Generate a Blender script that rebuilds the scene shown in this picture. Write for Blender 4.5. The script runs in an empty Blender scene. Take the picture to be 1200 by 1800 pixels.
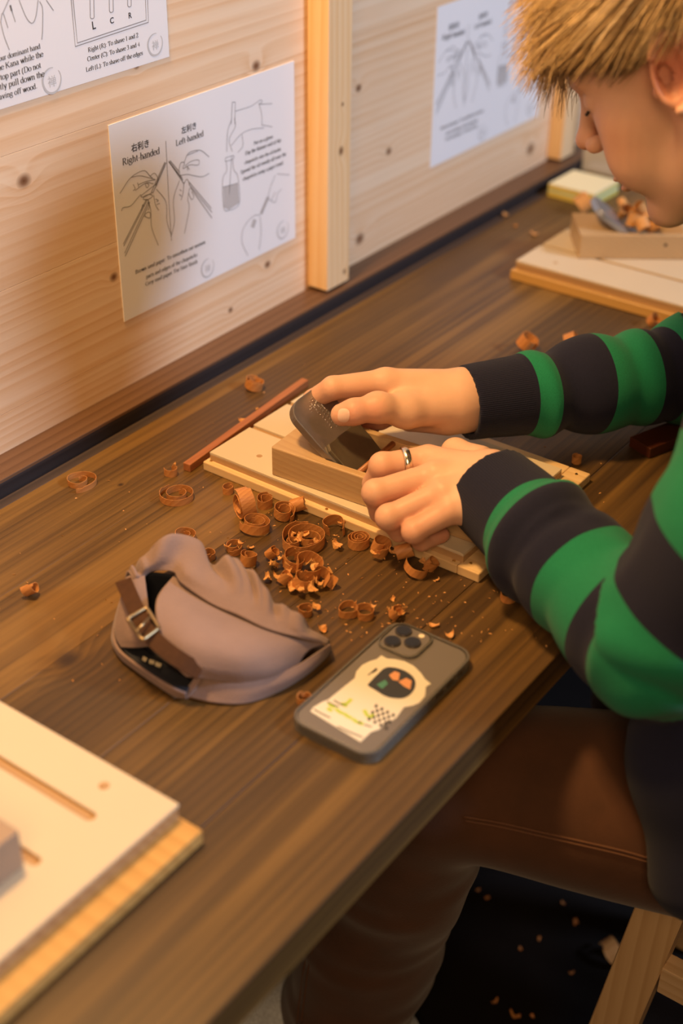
import bpy, bmesh, math, random
import numpy as np
from mathutils import Vector, Matrix, noise as mnoise

# ---------------------------------------------------------------- camera
COL = bpy.context.scene.collection
SC = bpy.context.scene
FPX = 2412.4
CAM = np.array([-0.9493, -0.9664, 0.7271])
HEAD, PITCH, ROLL = math.radians(35.558), math.radians(33.117), math.radians(0.765)
def cam_axes():
    f = np.array([math.cos(HEAD)*math.cos(PITCH), math.sin(HEAD)*math.cos(PITCH), -math.sin(PITCH)])
    r = np.array([math.sin(HEAD), -math.cos(HEAD), 0.0])
    u = np.cross(r, f)
    c, s = math.cos(ROLL), math.sin(ROLL)
    return c*r+s*u, c*u-s*r, f
CR, CU, CF = cam_axes()
cd = bpy.data.cameras.new('camera')
cam = bpy.data.objects.new('camera', cd)
COL.objects.link(cam)
cd.sensor_fit = 'VERTICAL'; cd.sensor_height = 36.0; cd.sensor_width = 24.0
cd.lens = FPX*36.0/1800.0
cd.clip_start = 0.05
cd.dof.use_dof = True; cd.dof.focus_distance = 1.31; cd.dof.aperture_fstop = 2.8
M = Matrix(((CR[0], CU[0], -CF[0], CAM[0]), (CR[1], CU[1], -CF[1], CAM[1]), (CR[2], CU[2], -CF[2], CAM[2]), (0, 0, 0, 1)))
cam.matrix_world = M
SC.camera = cam
# ---------------------------------------------------------------- light
SC.view_settings.view_transform = 'Standard'
SC.view_settings.look = 'None'
SC.view_settings.gamma = 1.0
SC.view_settings.use_curve_mapping = False
SC.view_settings.exposure = 0.0
W = bpy.data.worlds.new('room_ambient'); SC.world = W; W.use_nodes = True
W.node_tree.nodes['Background'].inputs[0].default_value = (1.0, 0.62, 0.36, 1)
W.node_tree.nodes['Background'].inputs[1].default_value = 0.07
def area(name, loc, target, size, power, color, size_y=None, spread=180):
    l = bpy.data.lights.new(name, 'AREA'); l.shape = 'RECTANGLE'
    l.size = size; l.size_y = size_y or size; l.energy = power; l.color = color; l.spread = math.radians(spread)
    o = bpy.data.objects.new(name, l); COL.objects.link(o); o.location = loc
    o.rotation_euler = (Vector(target)-Vector(loc)).to_track_quat('-Z', 'Y').to_euler()
    return o
# daylight from the open front of the workshop behind the worker
area('daylight_opening', (1.10, -3.4, 2.2), (0.25, -0.2, 0.2), 0.55, 122, (0.64, 0.77, 1.0), 0.55)
# warm lamp above the bench
area('warm_lamp', (-0.35, -0.12, 1.35), (-0.05, -0.35, 0.0), 0.16, 22.5, (1.0, 0.58, 0.22))

area('camera_side_fill', (-2.3, -1.7, 1.9), (0.0, -0.4, 0.2), 1.1, 37, (1.0, 0.62, 0.32))  # unseen warm fill, added to brighten the worker's camera-facing side
# ---------------------------------------------------------------- pixel helpers (a pixel of the 1200x1800 photograph -> a point in the room)
def ray(x, y):
    return CF + CR*(x-600)/FPX - CU*(y-900)/FPX
def atz(x, y, z=0.0):
    d = ray(x, y); return CAM + d*(z-CAM[2])/d[2]
def aty(x, y, yy=0.0):
    d = ray(x, y); return CAM + d*(yy-CAM[1])/d[1]
def atd(x, y, dep):
    return CAM + ray(x, y)*dep

# ---------------------------------------------------------------- object helpers
def empty(name, loc=(0, 0, 0), label=None, cat=None, group=None, kind=None):
    o = bpy.data.objects.new(name, None); COL.objects.link(o); o.location = loc
    o.empty_display_size = 0.02
    tag(o, label, cat, group, kind); return o
def tag(o, label=None, cat=None, group=None, kind=None):
    if label: o['label'] = label
    if cat: o['category'] = cat
    if group: o['group'] = group
    if kind: o['kind'] = kind
    return o
def link(name, me, mat=None, parent=None, smooth=False):
    o = bpy.data.objects.new(name, me); COL.objects.link(o)
    if mat and not me.materials: me.materials.append(mat)
    if smooth: me.shade_smooth()
    if parent:
        o.parent = parent
        o.matrix_parent_inverse = Matrix.Translation(-Vector(parent.location)) if parent.parent is None and parent.type == 'EMPTY' else Matrix()
    return o
def mesh(name, v, f, mat=None, parent=None, smooth=False):
    me = bpy.data.meshes.new(name)
    me.from_pydata([tuple(map(float, p)) for p in v], [], [tuple(map(int, q)) for q in f]); me.update()
    return link(name, me, mat, parent, smooth)
def from_bm(name, bm, mat=None, parent=None, smooth=False):
    me = bpy.data.meshes.new(name); bm.normal_update(); bm.to_mesh(me); bm.free()
    return link(name, me, mat, parent, smooth)
def bm_box(bm, lo, hi, bev=0.0, seg=2, mtx=None):
    lo, hi = Vector(lo), Vector(hi); c, s = (lo+hi)/2, hi-lo
    r = bmesh.ops.create_cube(bm, size=1.0)
    vs = r['verts']
    for v in vs: v.co = Vector((v.co.x*s.x, v.co.y*s.y, v.co.z*s.z)) + c
    if bev > 0:
        es = list({e for v in vs for e in v.link_edges})
        rr = bmesh.ops.bevel(bm, geom=es, offset=bev, segments=seg, profile=0.5, affect='EDGES')
        vs = list({v for f in rr['faces'] for v in f.verts} | {v for v in vs if v.is_valid})
    if mtx is not None:
        for v in vs: v.co = mtx @ v.co
    return vs
def box(name, lo, hi, mat, parent=None, bev=0.0, seg=2, mtx=None):
    bm = bmesh.new(); bm_box(bm, lo, hi, bev, seg, mtx)
    return from_bm(name, bm, mat, parent)
def prism(name, pts, z0, z1, mat, parent=None, bev=0.0, seg=2, mtx=None, smooth=False):
    bm = bmesh.new()
    a = [bm.verts.new((p[0], p[1], z0)) for p in pts]; b = [bm.verts.new((p[0], p[1], z1)) for p in pts]
    n = len(pts)
    bm.faces.new(a[::-1]); top = bm.faces.new(b)
    for i in range(n): bm.faces.new((a[i], a[(i+1) % n], b[(i+1) % n], b[i]))
    bmesh.ops.recalc_face_normals(bm, faces=bm.faces)
    if bev > 0:
        es = [e for e in bm.edges if abs(e.verts[0].co.z-e.verts[1].co.z) < 1e-9]
        bmesh.ops.bevel(bm, geom=es, offset=bev, segments=seg, profile=0.5, affect='EDGES')
    if mtx is not None: bmesh.ops.transform(bm, matrix=mtx, verts=bm.verts)
    return from_bm(name, bm, mat, parent, smooth)
def rrect(cx, cy, w, h, r, n=6):
    out = []
    for (sx, sy, a0) in ((1, 1, 0), (-1, 1, 90), (-1, -1, 180), (1, -1, 270)):
        for i in range(n+1):
            a = math.radians(a0+90*i/n)
            out.append((cx+sx*(w/2-r)+r*math.cos(a), cy+sy*(h/2-r)+r*math.sin(a)))
    return out
def catmull(pts, n):
    P = np.asarray(pts, float); k = len(P)
    Q = np.vstack([2*P[0]-P[1], P, 2*P[-1]-P[-2]])
    t = np.linspace(0, k-1, n); i = np.minimum(t.astype(int), k-2); u = (t-i)[:, None]
    a, b, c, d = Q[i], Q[i+1], Q[i+2], Q[i+3]
    return 0.5*((2*b)+(-a+c)*u+(2*a-5*b+4*c-d)*u*u+(-a+3*b-3*c+d)*u**3)
def tube_arrays(pts, rad, n=8, caps=True):
    P = np.asarray(pts, float); m = len(P)
    R = np.full(m, rad) if np.isscalar(rad) else np.asarray(rad, float)
    T = np.gradient(P, axis=0); T /= np.linalg.norm(T, axis=1)[:, None]+1e-12
    up = np.array([0, 0, 1.0]) if abs(T[0][2]) < 0.9 else np.array([1.0, 0, 0])
    N = np.cross(T[0], up); N /= np.linalg.norm(N); V = []
    for i in range(m):
        N = N-T[i]*(N@T[i]); N /= np.linalg.norm(N)+1e-12; B = np.cross(T[i], N)
        for k in range(n):
            a = 2*math.pi*k/n; V.append(P[i]+R[i]*(math.cos(a)*N+math.sin(a)*B))
    F = [(i*n+k, i*n+(k+1) % n, (i+1)*n+(k+1) % n, (i+1)*n+k) for i in range(m-1) for k in range(n)]
    if caps: F += [tuple(range(n))[::-1], tuple((m-1)*n+k for k in range(n))]
    return V, F
def tube(name, pts, rad, mat, parent=None, n=10, smooth=True):
    v, f = tube_arrays(pts, rad, n); return mesh(name, v, f, mat, parent, smooth)
def grid_surface(name, G, mat, parent=None, thick=0.0, nu=40, nv=40, fold=None, smooth=True, offset=0.0):
    """smooth cloth-like sheet through a grid of control points (rows x cols x 3)"""
    G = np.asarray(G, float)
    A = np.stack([catmull(G[i], nu) for i in range(G.shape[0])])
    B = np.stack([catmull(A[:, j], nv) for j in range(nu)], axis=1)
    if fold is not None: B = fold(B)
    V = B.reshape(-1, 3)
    F = [(i*nu+j, i*nu+j+1, (i+1)*nu+j+1, (i+1)*nu+j) for i in range(nv-1) for j in range(nu-1)]
    o = mesh(name, V, F, mat, parent, smooth)
    if thick:
        md = o.modifiers.new('thickness', 'SOLIDIFY'); md.thickness = thick; md.offset = offset
    return o

# ---------------------------------------------------------------- materials
def mat_base(name):
    m = bpy.data.materials.new(name); m.use_nodes = True
    nt = m.node_tree; return m, nt, nt.nodes['Principled BSDF']
def plain(name, col, rough=0.5, metal=0.0, bump=0.0, bscale=200.0, spec=0.5, var=0.0, sheen=0.0, sss=0.0):
    m, nt, b = mat_base(name)
    b.inputs['Base Color'].default_value = (*col, 1); b.inputs['Roughness'].default_value = rough
    b.inputs['Metallic'].default_value = metal; b.inputs['Specular IOR Level'].default_value = spec
    if sheen: b.inputs['Sheen Weight'].default_value = sheen
    if bump or var:
        tc = nt.nodes.new('ShaderNodeTexCoord'); nz = nt.nodes.new('ShaderNodeTexNoise')
        nz.inputs['Scale'].default_value = bscale; nz.inputs['Detail'].default_value = 4
        nt.links.new(tc.outputs['Object'], nz.inputs['Vector'])
        if bump:
            bp = nt.nodes.new('ShaderNodeBump'); bp.inputs['Strength'].default_value = bump; bp.inputs['Distance'].default_value = 0.001
            nt.links.new(nz.outputs['Fac'], bp.inputs['Height']); nt.links.new(bp.outputs['Normal'], b.inputs['Normal'])
        if var:
            mx = nt.nodes.new('ShaderNodeMix'); mx.data_type = 'RGBA'
            mx.inputs['A'].default_value = (*[c*(1-var) for c in col], 1); mx.inputs['B'].default_value = (*[min(1, c*(1+var)) for c in col], 1)
            nt.links.new(nz.outputs['Fac'], mx.inputs['Factor']); nt.links.new(mx.outputs['Result'], b.inputs['Base Color'])
    return m
class NB:
    """tiny node builder"""
    def __init__(s, nt): s.nt = nt
    def n(s, t, **kw):
        nd = s.nt.nodes.new(t)
        for k, v in kw.items():
            if k in nd.bl_rna.properties and k not in ('inputs',): setattr(nd, k, v)
        return nd
    def put(s, sock, v):
        if hasattr(v, 'is_output'): s.nt.links.new(v, sock)
        else: sock.default_value = v
    def math(s, op, a, b=None, c=None, clamp=False):
        nd = s.n('ShaderNodeMath', operation=op, use_clamp=clamp); s.put(nd.inputs[0], a)
        if b is not None: s.put(nd.inputs[1], b)
        if c is not None: s.put(nd.inputs[2], c)
        return nd.outputs[0]
    def noise(s, vec, scale, detail=3.0, rough=0.5, dist=0.0):
        nd = s.n('ShaderNodeTexNoise'); s.put(nd.inputs['Vector'], vec); nd.inputs['Scale'].default_value = scale
        nd.inputs['Detail'].default_value = detail; nd.inputs['Roughness'].default_value = rough; nd.inputs['Distortion'].default_value = dist
        return nd.outputs['Fac']
    def mapping(s, vec, scale=(1, 1, 1), loc=(0, 0, 0), rot=(0, 0, 0)):
        nd = s.n('ShaderNodeMapping'); s.put(nd.inputs['Vector'], vec)
        nd.inputs['Scale'].default_value = scale; nd.inputs['Location'].default_value = loc; nd.inputs['Rotation'].default_value = rot
        return nd.outputs[0]
    def ramp(s, fac, stops, interp='LINEAR'):
        nd = s.n('ShaderNodeValToRGB'); s.put(nd.inputs[0], fac); cr = nd.color_ramp; cr.interpolation = interp
        while len(cr.elements) < len(stops): cr.elements.new(0.5)
        for e, (p, c) in zip(cr.elements, stops):
            e.position = p; e.color = (*c, 1) if len(c) == 3 else c
        return nd.outputs[0]
    def mix(s, fac, a, b):
        nd = s.n('ShaderNodeMix', data_type='RGBA'); s.put(nd.inputs['Factor'], fac)
        for k, v in (('A', a), ('B', b)):
            if hasattr(v, 'is_output'): s.put(nd.inputs[k], v)
            else: nd.inputs[k].default_value = (*v, 1)
        return nd.outputs['Result']
    def bump(s, h, strength, dist=0.001):
        nd = s.n('ShaderNodeBump'); s.put(nd.inputs['Height'], h); nd.inputs['Strength'].default_value = strength; nd.inputs['Distance'].default_value = dist
        return nd.outputs['Normal']
def wood(name, stops, axis='X', ring=34.0, stretch=0.05, fibre=260.0, rough=0.5, bump=0.25, low=0.5, knots=(), blotch=0.0, blotch_col=(0, 0, 0), knot_col=(0.16, 0.06, 0.02), spec=0.4, perobj=0.35, seed=0.0, wob=0.5, late=1.0, streak=None):
    """figured timber: long grain lines along one axis, warped, optional knots as (centre, radius)"""
    m, nt, b = mat_base(name); k = NB(nt)
    tc = k.n('ShaderNodeTexCoord').outputs['Object']
    oi = k.n('ShaderNodeObjectInfo').outputs['Random']
    ax = 'XYZ'.index(axis); sc = [1.0, 1.0, 1.0]; sc[ax] = stretch
    cb = k.n('ShaderNodeCombineXYZ'); k.put(cb.inputs[0], k.math('MULTIPLY', oi, 13.7*perobj)); k.put(cb.inputs[1], k.math('MULTIPLY', oi, 7.3*perobj)); k.put(cb.inputs[2], k.math('MULTIPLY', oi, 5.1*perobj))
    va = k.n('ShaderNodeVectorMath', operation='ADD'); k.put(va.inputs[0], k.mapping(tc, tuple(sc), (seed, seed*.7, seed*1.3))); k.put(va.inputs[1], cb.outputs[0])
    v = va.outputs[0]
    warp = k.noise(v, 5.0, 2.0, 0.5)
    sx = k.n('ShaderNodeSeparateXYZ'); k.put(sx.inputs[0], v)
    oth = [i for i in range(3) if i != ax]
    base = k.math('ADD', sx.outputs[oth[0]], k.math('MULTIPLY', sx.outputs[oth[1]], 0.83))
    base = k.math('ADD', base, k.math('MULTIPLY', warp, wob*0.25))
    kd = None
    for (c, r) in knots:
        nd = k.n('ShaderNodeVectorMath', operation='SUBTRACT'); k.put(nd.inputs[0], tc); nd.inputs[1].default_value = c
        s2 = [1/r]*3; s2[ax] = 0.8/r
        dd = k.n('ShaderNodeVectorMath', operation='LENGTH'); k.put(dd.inputs[0], k.mapping(nd.outputs[0], tuple(s2)))
        g = k.math('POWER', 2.718, k.math('MULTIPLY', k.math('MULTIPLY', dd.outputs['Value'], dd.outputs['Value']), -0.28))
        base = k.math('ADD', base, k.math('MULTIPLY', g, r*1.6))
        kd = dd.outputs['Value'] if kd is None else k.math('MINIMUM', kd, dd.outputs['Value'])
    fr = k.math('FRACT', k.math('MULTIPLY', base, ring))
    tri = k.math('POWER', fr, 1.6)
    # smooth falling edge of each growth ring
    lat = k.math('MULTIPLY', tri, k.math('SUBTRACT', 1.0, k.math('POWER', fr, 14.0)))
    amp = k.noise(v, 9.0, 2.0)
    fib = k.noise(k.mapping(v, (1, 1, 1)), fibre, 2.0, 0.6)
    fac = k.math('ADD', k.math('MULTIPLY', lat, k.math('MULTIPLY_ADD', amp, 0.9*late, 0.1*late)), k.math('MULTIPLY_ADD', fib, 0.30, -0.12))
    fac = k.math('ADD', fac, k.math('MULTIPLY_ADD', k.noise(v, 6.0 if low > .6 else 3.2, 4.0, 0.6), low, -0.4*low), clamp=True)
    col = k.ramp(fac, stops)
    if blotch:
        bl = k.noise(k.mapping(tc, tuple(0.35 if i == ax else 1.0 for i in range(3))), 7.0, 3.0, 0.6)
        col = k.mix(k.math('MULTIPLY', k.ramp(bl, [(0.42, (0, 0, 0)), (0.66, (1, 1, 1))]), blotch), col, blotch_col)
    if streak:
        st = k.noise(k.mapping(v, (1.4, 1, 1), (3.1, 1.7, 0)), 17.0, 4.0, 0.6, 0.3)
        col = k.mix(k.math('MULTIPLY', k.ramp(st, [(0.50, (0, 0, 0)), (0.62, (1, 1, 1))]), streak[0]), col, streak[1])
    if kd is not None:
        col = k.mix(k.ramp(kd, [(0.0, (1, 1, 1)), (0.35, (0.85, 0.85, 0.85)), (0.75, (0.35, 0.35, 0.35)), (1.2, (0, 0, 0))]), col, knot_col)
    k.put(b.inputs['Base Color'], col)
    b.inputs['Roughness'].default_value = rough; b.inputs['Specular IOR Level'].default_value = spec
    if bump: k.put(b.inputs['Normal'], k.bump(fac, bump, 0.0006))
    return m
# ================================================================ setting
FLOOR = -0.72
pine_knots = [(aty(x, y), r) for x, y, r in ((42, 318, .0085), (200, 487, .006), (450, 116, .0075), (405, 545, .0045), (683, 266, .0065), (630, 155, .0065), (632, 420, .010), (932, 262, .012), (430, 150, .004), (470, 465, .006), (240, 116, .004))]
PINE = [(0.0, (0.82, 0.61, 0.42)), (0.3, (0.75, 0.50, 0.30)), (0.62, (0.62, 0.355, 0.175)), (1.0, (0.42, 0.20, 0.08))]
m_pine = wood('pine_board', PINE, 'X', ring=95, stretch=0.03, fibre=330, rough=0.55, bump=0.15, knots=pine_knots, perobj=0.25, seed=1.3, wob=0.6, late=.72, streak=(.55, (0.85, 0.68, 0.50)))
m_post = wood('pine_post', [(0, (0.84, 0.62, 0.38)), (0.5, (0.77, 0.50, 0.25)), (1, (0.60, 0.34, 0.13))], 'Z', ring=90, stretch=0.06, fibre=300, rough=0.5, bump=0.15, knots=[(np.array([.350, -.030, .195]), .006), (np.array([.360, -.030, .038]), .004), (np.array([.352, -.030, .25]), .003)], perobj=0.3)
m_ledge = wood('stained_ledge', [(0, (0.145, 0.078, 0.043)), (0.5, (0.10, 0.05, 0.026)), (1, (0.05, 0.025, 0.014))], 'X', ring=80, stretch=0.03, fibre=240, rough=0.42, bump=0.2, perobj=0.2)
m_desk = wood('stained_bench_top', [(0, (0.142, 0.075, 0.021)), (0.22, (0.073, 0.0395, 0.0125)), (0.45, (0.035, 0.0200, 0.0080)), (1, (0.013, 0.0080, 0.0048))], 'X', ring=105, stretch=0.022, fibre=420, low=1.1, late=.36, wob=.35, streak=(.55, (0.26, 0.140, 0.036)), rough=0.42, bump=0.22, blotch=0.55, blotch_col=(0.062, 0.035, 0.019), perobj=0.8, spec=0.35, knots=[(atz(849, 1236-386), .004), (atz(212, 852), .0035), (atz(120, 1160), .012), (atz(430, 930), .006)], knot_col=(0.03, 0.015, 0.008))
m_under = plain('dark_underframe', (0.05, 0.028, 0.016), 0.6)
m_floor = plain('black_floor', (0.007, 0.005, 0.0045), 0.85, var=0.5, bscale=12, bump=0.3, spec=.12)

wall = empty('wall_back', (0, 0, 0), kind='structure', label='pale knotty pine board wall behind the workbench', cat='wall')
seams = [-0.72, -0.59, -0.465, -0.34, -0.215, -0.09, 0.0605, 0.186, 0.311, 0.436, 0.561, 0.686, 0.811, 0.936, 1.06]
for a, b in zip(seams[:-1], seams[1:]):
    bm = bmesh.new(); g = 0.00012
    bm_box(bm, (-1.6, 0.0, a+g), (3.2, 0.022, b-g), 0.0003, 1)
    from_bm('plank', bm, m_pine, wall)
for i, (x0, w, d) in enumerate(((0.3235, 0.0465, 0.030), (0.9408, 0.0465, 0.024), (-0.93, 0.0465, 0.030), (1.56, .0465, .03))):
    o = box('trim_%d' % (i+1), (x0, -d, 0.0235), (x0+w, 0.0, 1.06), m_post, bev=0.0012)
    tag(o, ['pine post nailed to the wall between the two handed-carving posters', 'pine post on the wall behind the worker face',
            'pine post on the wall left of the view', 'pine post on the wall beyond the worker'][i], 'post', kind='structure')
m_dark = wood('near_black_stained', [(0, (0.034, 0.026, 0.026)), (0.5, (0.022, 0.017, 0.018)), (1, (0.012, 0.010, 0.011))], 'X', ring=80, stretch=0.03, fibre=240, rough=0.5, bump=0.2, perobj=0.2)
o = box('trim_6', (-1.6, -0.0365, -0.03), (3.2, 0.0, 0.0150), m_dark, bev=0.0006)
tag(o, 'near-black riser board under the brown wall ledge', 'riser', kind='structure')
o = box('trim_5', (-1.6, -0.0375, 0.0152), (3.2, 0.0, 0.0195), m_ledge, bev=0.0008)
tag(o, 'dark brown ledge running along the foot of the pine wall', 'ledge', kind='structure')
o = box('floor', (-3, -4, FLOOR-0.05), (4, 0.02, FLOOR), m_floor); tag(o, 'black workshop floor under the bench', 'floor', kind='structure')

m_strip = wood('grey_black_strip', [(0, (0.075, 0.052, 0.042)), (0.5, (0.045, 0.033, 0.029)), (1, (0.02, 0.016, 0.015))], 'X', ring=80, stretch=0.03, fibre=240, rough=0.45, bump=0.2, perobj=0.2)
# ---------------------------------------------------------------- bench
bench = empty('workbench', (0.4, -0.3, FLOOR), 'long brown stained plank workbench running along the pine wall', 'workbench')
ys = [-0.0385, -0.0515, -0.158, -0.262, -0.372, -0.481, -0.592]
for i, (a, b) in enumerate(zip(ys[:-1], ys[1:])):
    x0 = -1.5
    bm = bmesh.new()
    bm_box(bm, (x0, b+0.0001, -0.034), (3.1, a-0.0001, 0.0), 0.0002 if i < 5 else 0.0012, 1 if i < 5 else 2)
    from_bm('plank', bm, m_strip if i == 0 else m_desk, bench)
box('rear_rail', (-1.45, -0.10, -0.11), (3.0, -0.065, -0.034), m_under, bench)
for x in (-1.35, 0.75, 2.85):
    for y in (-0.13, -0.48):
        box('leg', (x, y-0.03, FLOOR), (x+0.06, y+0.03, -0.034), m_under, bench, bev=0.002)
# ================================================================ planing boards
m_white = plain('white_laminate', (0.60, 0.50, 0.355), 0.5, var=0.04, bscale=8)
m_maple = wood('pale_timber', [(0, (0.74, 0.53, 0.28)), (0.5, (0.66, 0.44, 0.21)), (1, (0.46, 0.27, 0.11))], 'Y', ring=70, stretch=0.05, fibre=300, rough=0.45, bump=0.2, perobj=0.6)
m_core = wood('brown_core', [(0, (0.46, 0.29, 0.14)), (0.5, (0.38, 0.22, 0.10)), (1, (0.22, 0.12, 0.05))], 'Y', ring=90, stretch=0.05, fibre=300, rough=0.5, bump=0.2, perobj=0.6)
m_yellow = wood('yellow_pine_rail', [(0, (0.58, 0.34, 0.105)), (0.5, (0.51, 0.28, 0.078)), (1, (0.36, 0.18, 0.045))], 'Y', ring=70, stretch=0.05, fibre=300, rough=0.4, bump=0.15, perobj=0.6)
m_oak = wood('oak_plane_body', [(0, (0.50, 0.34, 0.175)), (0.45, (0.43, 0.27, 0.13)), (0.75, (0.31, 0.18, 0.08)), (1, (0.16, 0.085, 0.035))], 'Y', ring=150, stretch=0.10, fibre=520, rough=0.42, bump=0.25, perobj=0.5, late=.45, low=.7)
m_brass = plain('brass', (0.78, 0.53, 0.20), 0.28, 1.0)
m_hole = plain('dark_hole', (0.03, 0.018, 0.01), 0.8)
def disc_bm(bm, c, r, h, n=14):
    q = bmesh.ops.create_cone(bm, cap_ends=True, segments=n, radius1=r, radius2=r*0.75, depth=h)
    for v in q['verts']: v.co += Vector(c)
def planing_board(label, x0, x1, y0, y1, rail, zb=0.010, zt=0.0195, grooves=(0.36, 0.70), inset=(0.0065, 0.0235, 0.021, 0.004)):
    """y1 end nearer the worker; a flat panel with grooves standing on four rails"""
    t = empty('planing_board', ((x0+x1)/2, (y0+y1)/2, 0), label, 'planing board')
    w = 0.023
    box('side_rail', (x0, y0+w+.0004, 0.0), (x0+w, y1, zb), rail, t, 0.0012)
    box('side_rail', (x1-w, y0+w+.0004, 0.0), (x1, y1, zb), rail, t, 0.0012)
    box('cross_rail', (x0, y0, 0.0), (x1, y0+w, zb), rail, t, 0.0012)
    box('cross_rail', (x0+w+.0004, y1-w, 0.0), (x1-w-.0004, y1, zb), rail, t, 0.0012)
    il, ir, ie, it = inset
    X0, X1, Y0, Y1 = x0+il, x1-ir, y0+ie, y1-it
    box('core_panel', (X0, Y0, zb-0.0035), (X1, Y1, zt-0.003), m_core, t, 0.0006)
    gw = 0.0065; cuts = [0.0] + [g for g in grooves] + [1.0]
    for i in range(len(cuts)-1):
        a = X0+(X1-X0)*cuts[i]+(gw/2 if i else 0.0); b = X0+(X1-X0)*cuts[i+1]-(gw/2 if i < len(cuts)-2 else 0)
        box('top_strip', (a, Y0, zt-0.003), (b, Y1, zt), m_white, t, 0.0005)
    for (x, y) in ((x0+.006, y1-.006), (x0+.0135, y1-.0065), (x0+.004, y0+w+.006), (x0+.010, y0+w-.008), (x1-.010, y0+.011), (x1-.006, y1-.008), (x0+.004, (y0+y1)/2+.01), (x1-.012, (y0+y1)/2)):
        bm = bmesh.new(); disc_bm(bm, (x, y, zb+.0003), 0.0018, 0.001)
        from_bm('brass_nail', bm, m_brass, t)
    for (x, y) in ((X0+.024, Y1-.045), (X0+.024, Y0+.05)):
        bm = bmesh.new(); disc_bm(bm, (x, y, zt+.0001), 0.0033, 0.0004, 18)
        from_bm('peg_hole', bm, m_core, t)
    return t
planing_board('pale planing board with white grooved top under the worker hands', -0.0635, 0.1525, -0.4855, -0.160, m_maple)
planing_board('white topped planing board beyond the striped sleeve, by the wall', 0.545, 0.785, -0.47, -0.165, m_yellow, zb=0.013, zt=0.025, grooves=(0.33, 0.68))

# board at the lower left: slots routed in one white panel
t = empty('planing_board', (-0.55, -0.40, 0), 'cream slotted planing board cut by the frame at lower left', 'planing board')
x0, x1, y0, y1 = -0.80, -0.4475, -0.492, -0.168
for lo, hi in (((x0, y0, 0), (x1, y0+.024, .013)), ((x0, y1-.024, 0), (x1, y1, .013))):
    box('cross_rail', lo, hi, m_yellow, t, .0015)
for lo, hi in (((x0, y0+.0245, 0), (x0+.024, y1-.0245, .013)), ((x1-.024, y0+.0245, 0), (x1, y1-.0245, .013))):
    box('side_rail', lo, hi, m_yellow, t, .0015)
box('core_panel', (x0+.003, y0+.021, .0095), (x1-.0015, y1-.003, .0245), m_core, t, .0006)
# panel with two round-ended slots running away from the worker
bm = bmesh.new()
PX0, PX1, PY0, PY1 = x0+.003, x1-.0015, y0+.020, y1-.003
def slot(cx, ya, yb, r):
    out = [(cx-r, yb), (cx-r, ya)] + [(cx-r*math.cos(a), ya-r*math.sin(a)) for a in np.linspace(.3, math.pi-.3, 6)] + [(cx+r, ya), (cx+r, yb)]
    return out
pts = [(PX0, PY0), (PX1, PY0), (PX1, PY1)]
for cx, ya in ((-0.4945, -0.430), (-0.546, -0.4295)):
    s = slot(cx, ya, PY1, .0043); pts += s[::-1]
pts += [(PX0, PY1)]
prism('top_panel', pts, .0245, .0275, m_white, t, .0005)
bm = bmesh.new(); disc_bm(bm, (*atz(183, 1381, .0276)[:2], .0277), .0042, .0005, 18); from_bm('peg_hole', bm, m_core, t)
o = box('wood_block', (-0.655, -0.428, 0.0277), (-0.553, -0.35, .0615), plain('block_wood', (0.34, 0.24, 0.17), .5, var=.1, bscale=40), bev=.0015)
tag(o, 'brown block on the cream slotted board at the left frame edge', 'block')

# ================================================================ hand planes
m_iron = None
def steel(name, col, rough):
    m, nt, b = mat_base(name); k = NB(nt); tc = k.n('ShaderNodeTexCoord').outputs['Object']
    n1 = k.noise(k.mapping(tc, (1, .25, 1)), 180, 4, .6); n2 = k.noise(tc, 45, 3)
    k.put(b.inputs['Base Color'], k.mix(n2, tuple(c*.7 for c in col), tuple(c*1.25 for c in col)))
    b.inputs['Metallic'].default_value = .75; k.put(b.inputs['Roughness'], k.math('MULTIPLY_ADD', n1, .25, rough-.1))
    k.put(b.inputs['Normal'], k.bump(n1, .25, .0004)); return m
m_iron = steel('dark_forged_steel', (0.29, 0.255, 0.235), .36)
m_iron2 = steel('chip_breaker_steel', (0.18, 0.15, 0.105), .46)
m_bright = plain('stamped_marks', (0.62, 0.62, 0.66), .3, .9)
m_pin = wood('pin_wood', [(0, (0.42, 0.17, 0.06)), (1, (0.22, 0.08, 0.03))], 'X', ring=200, stretch=.1, fibre=500, rough=.4, bump=.1)
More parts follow.
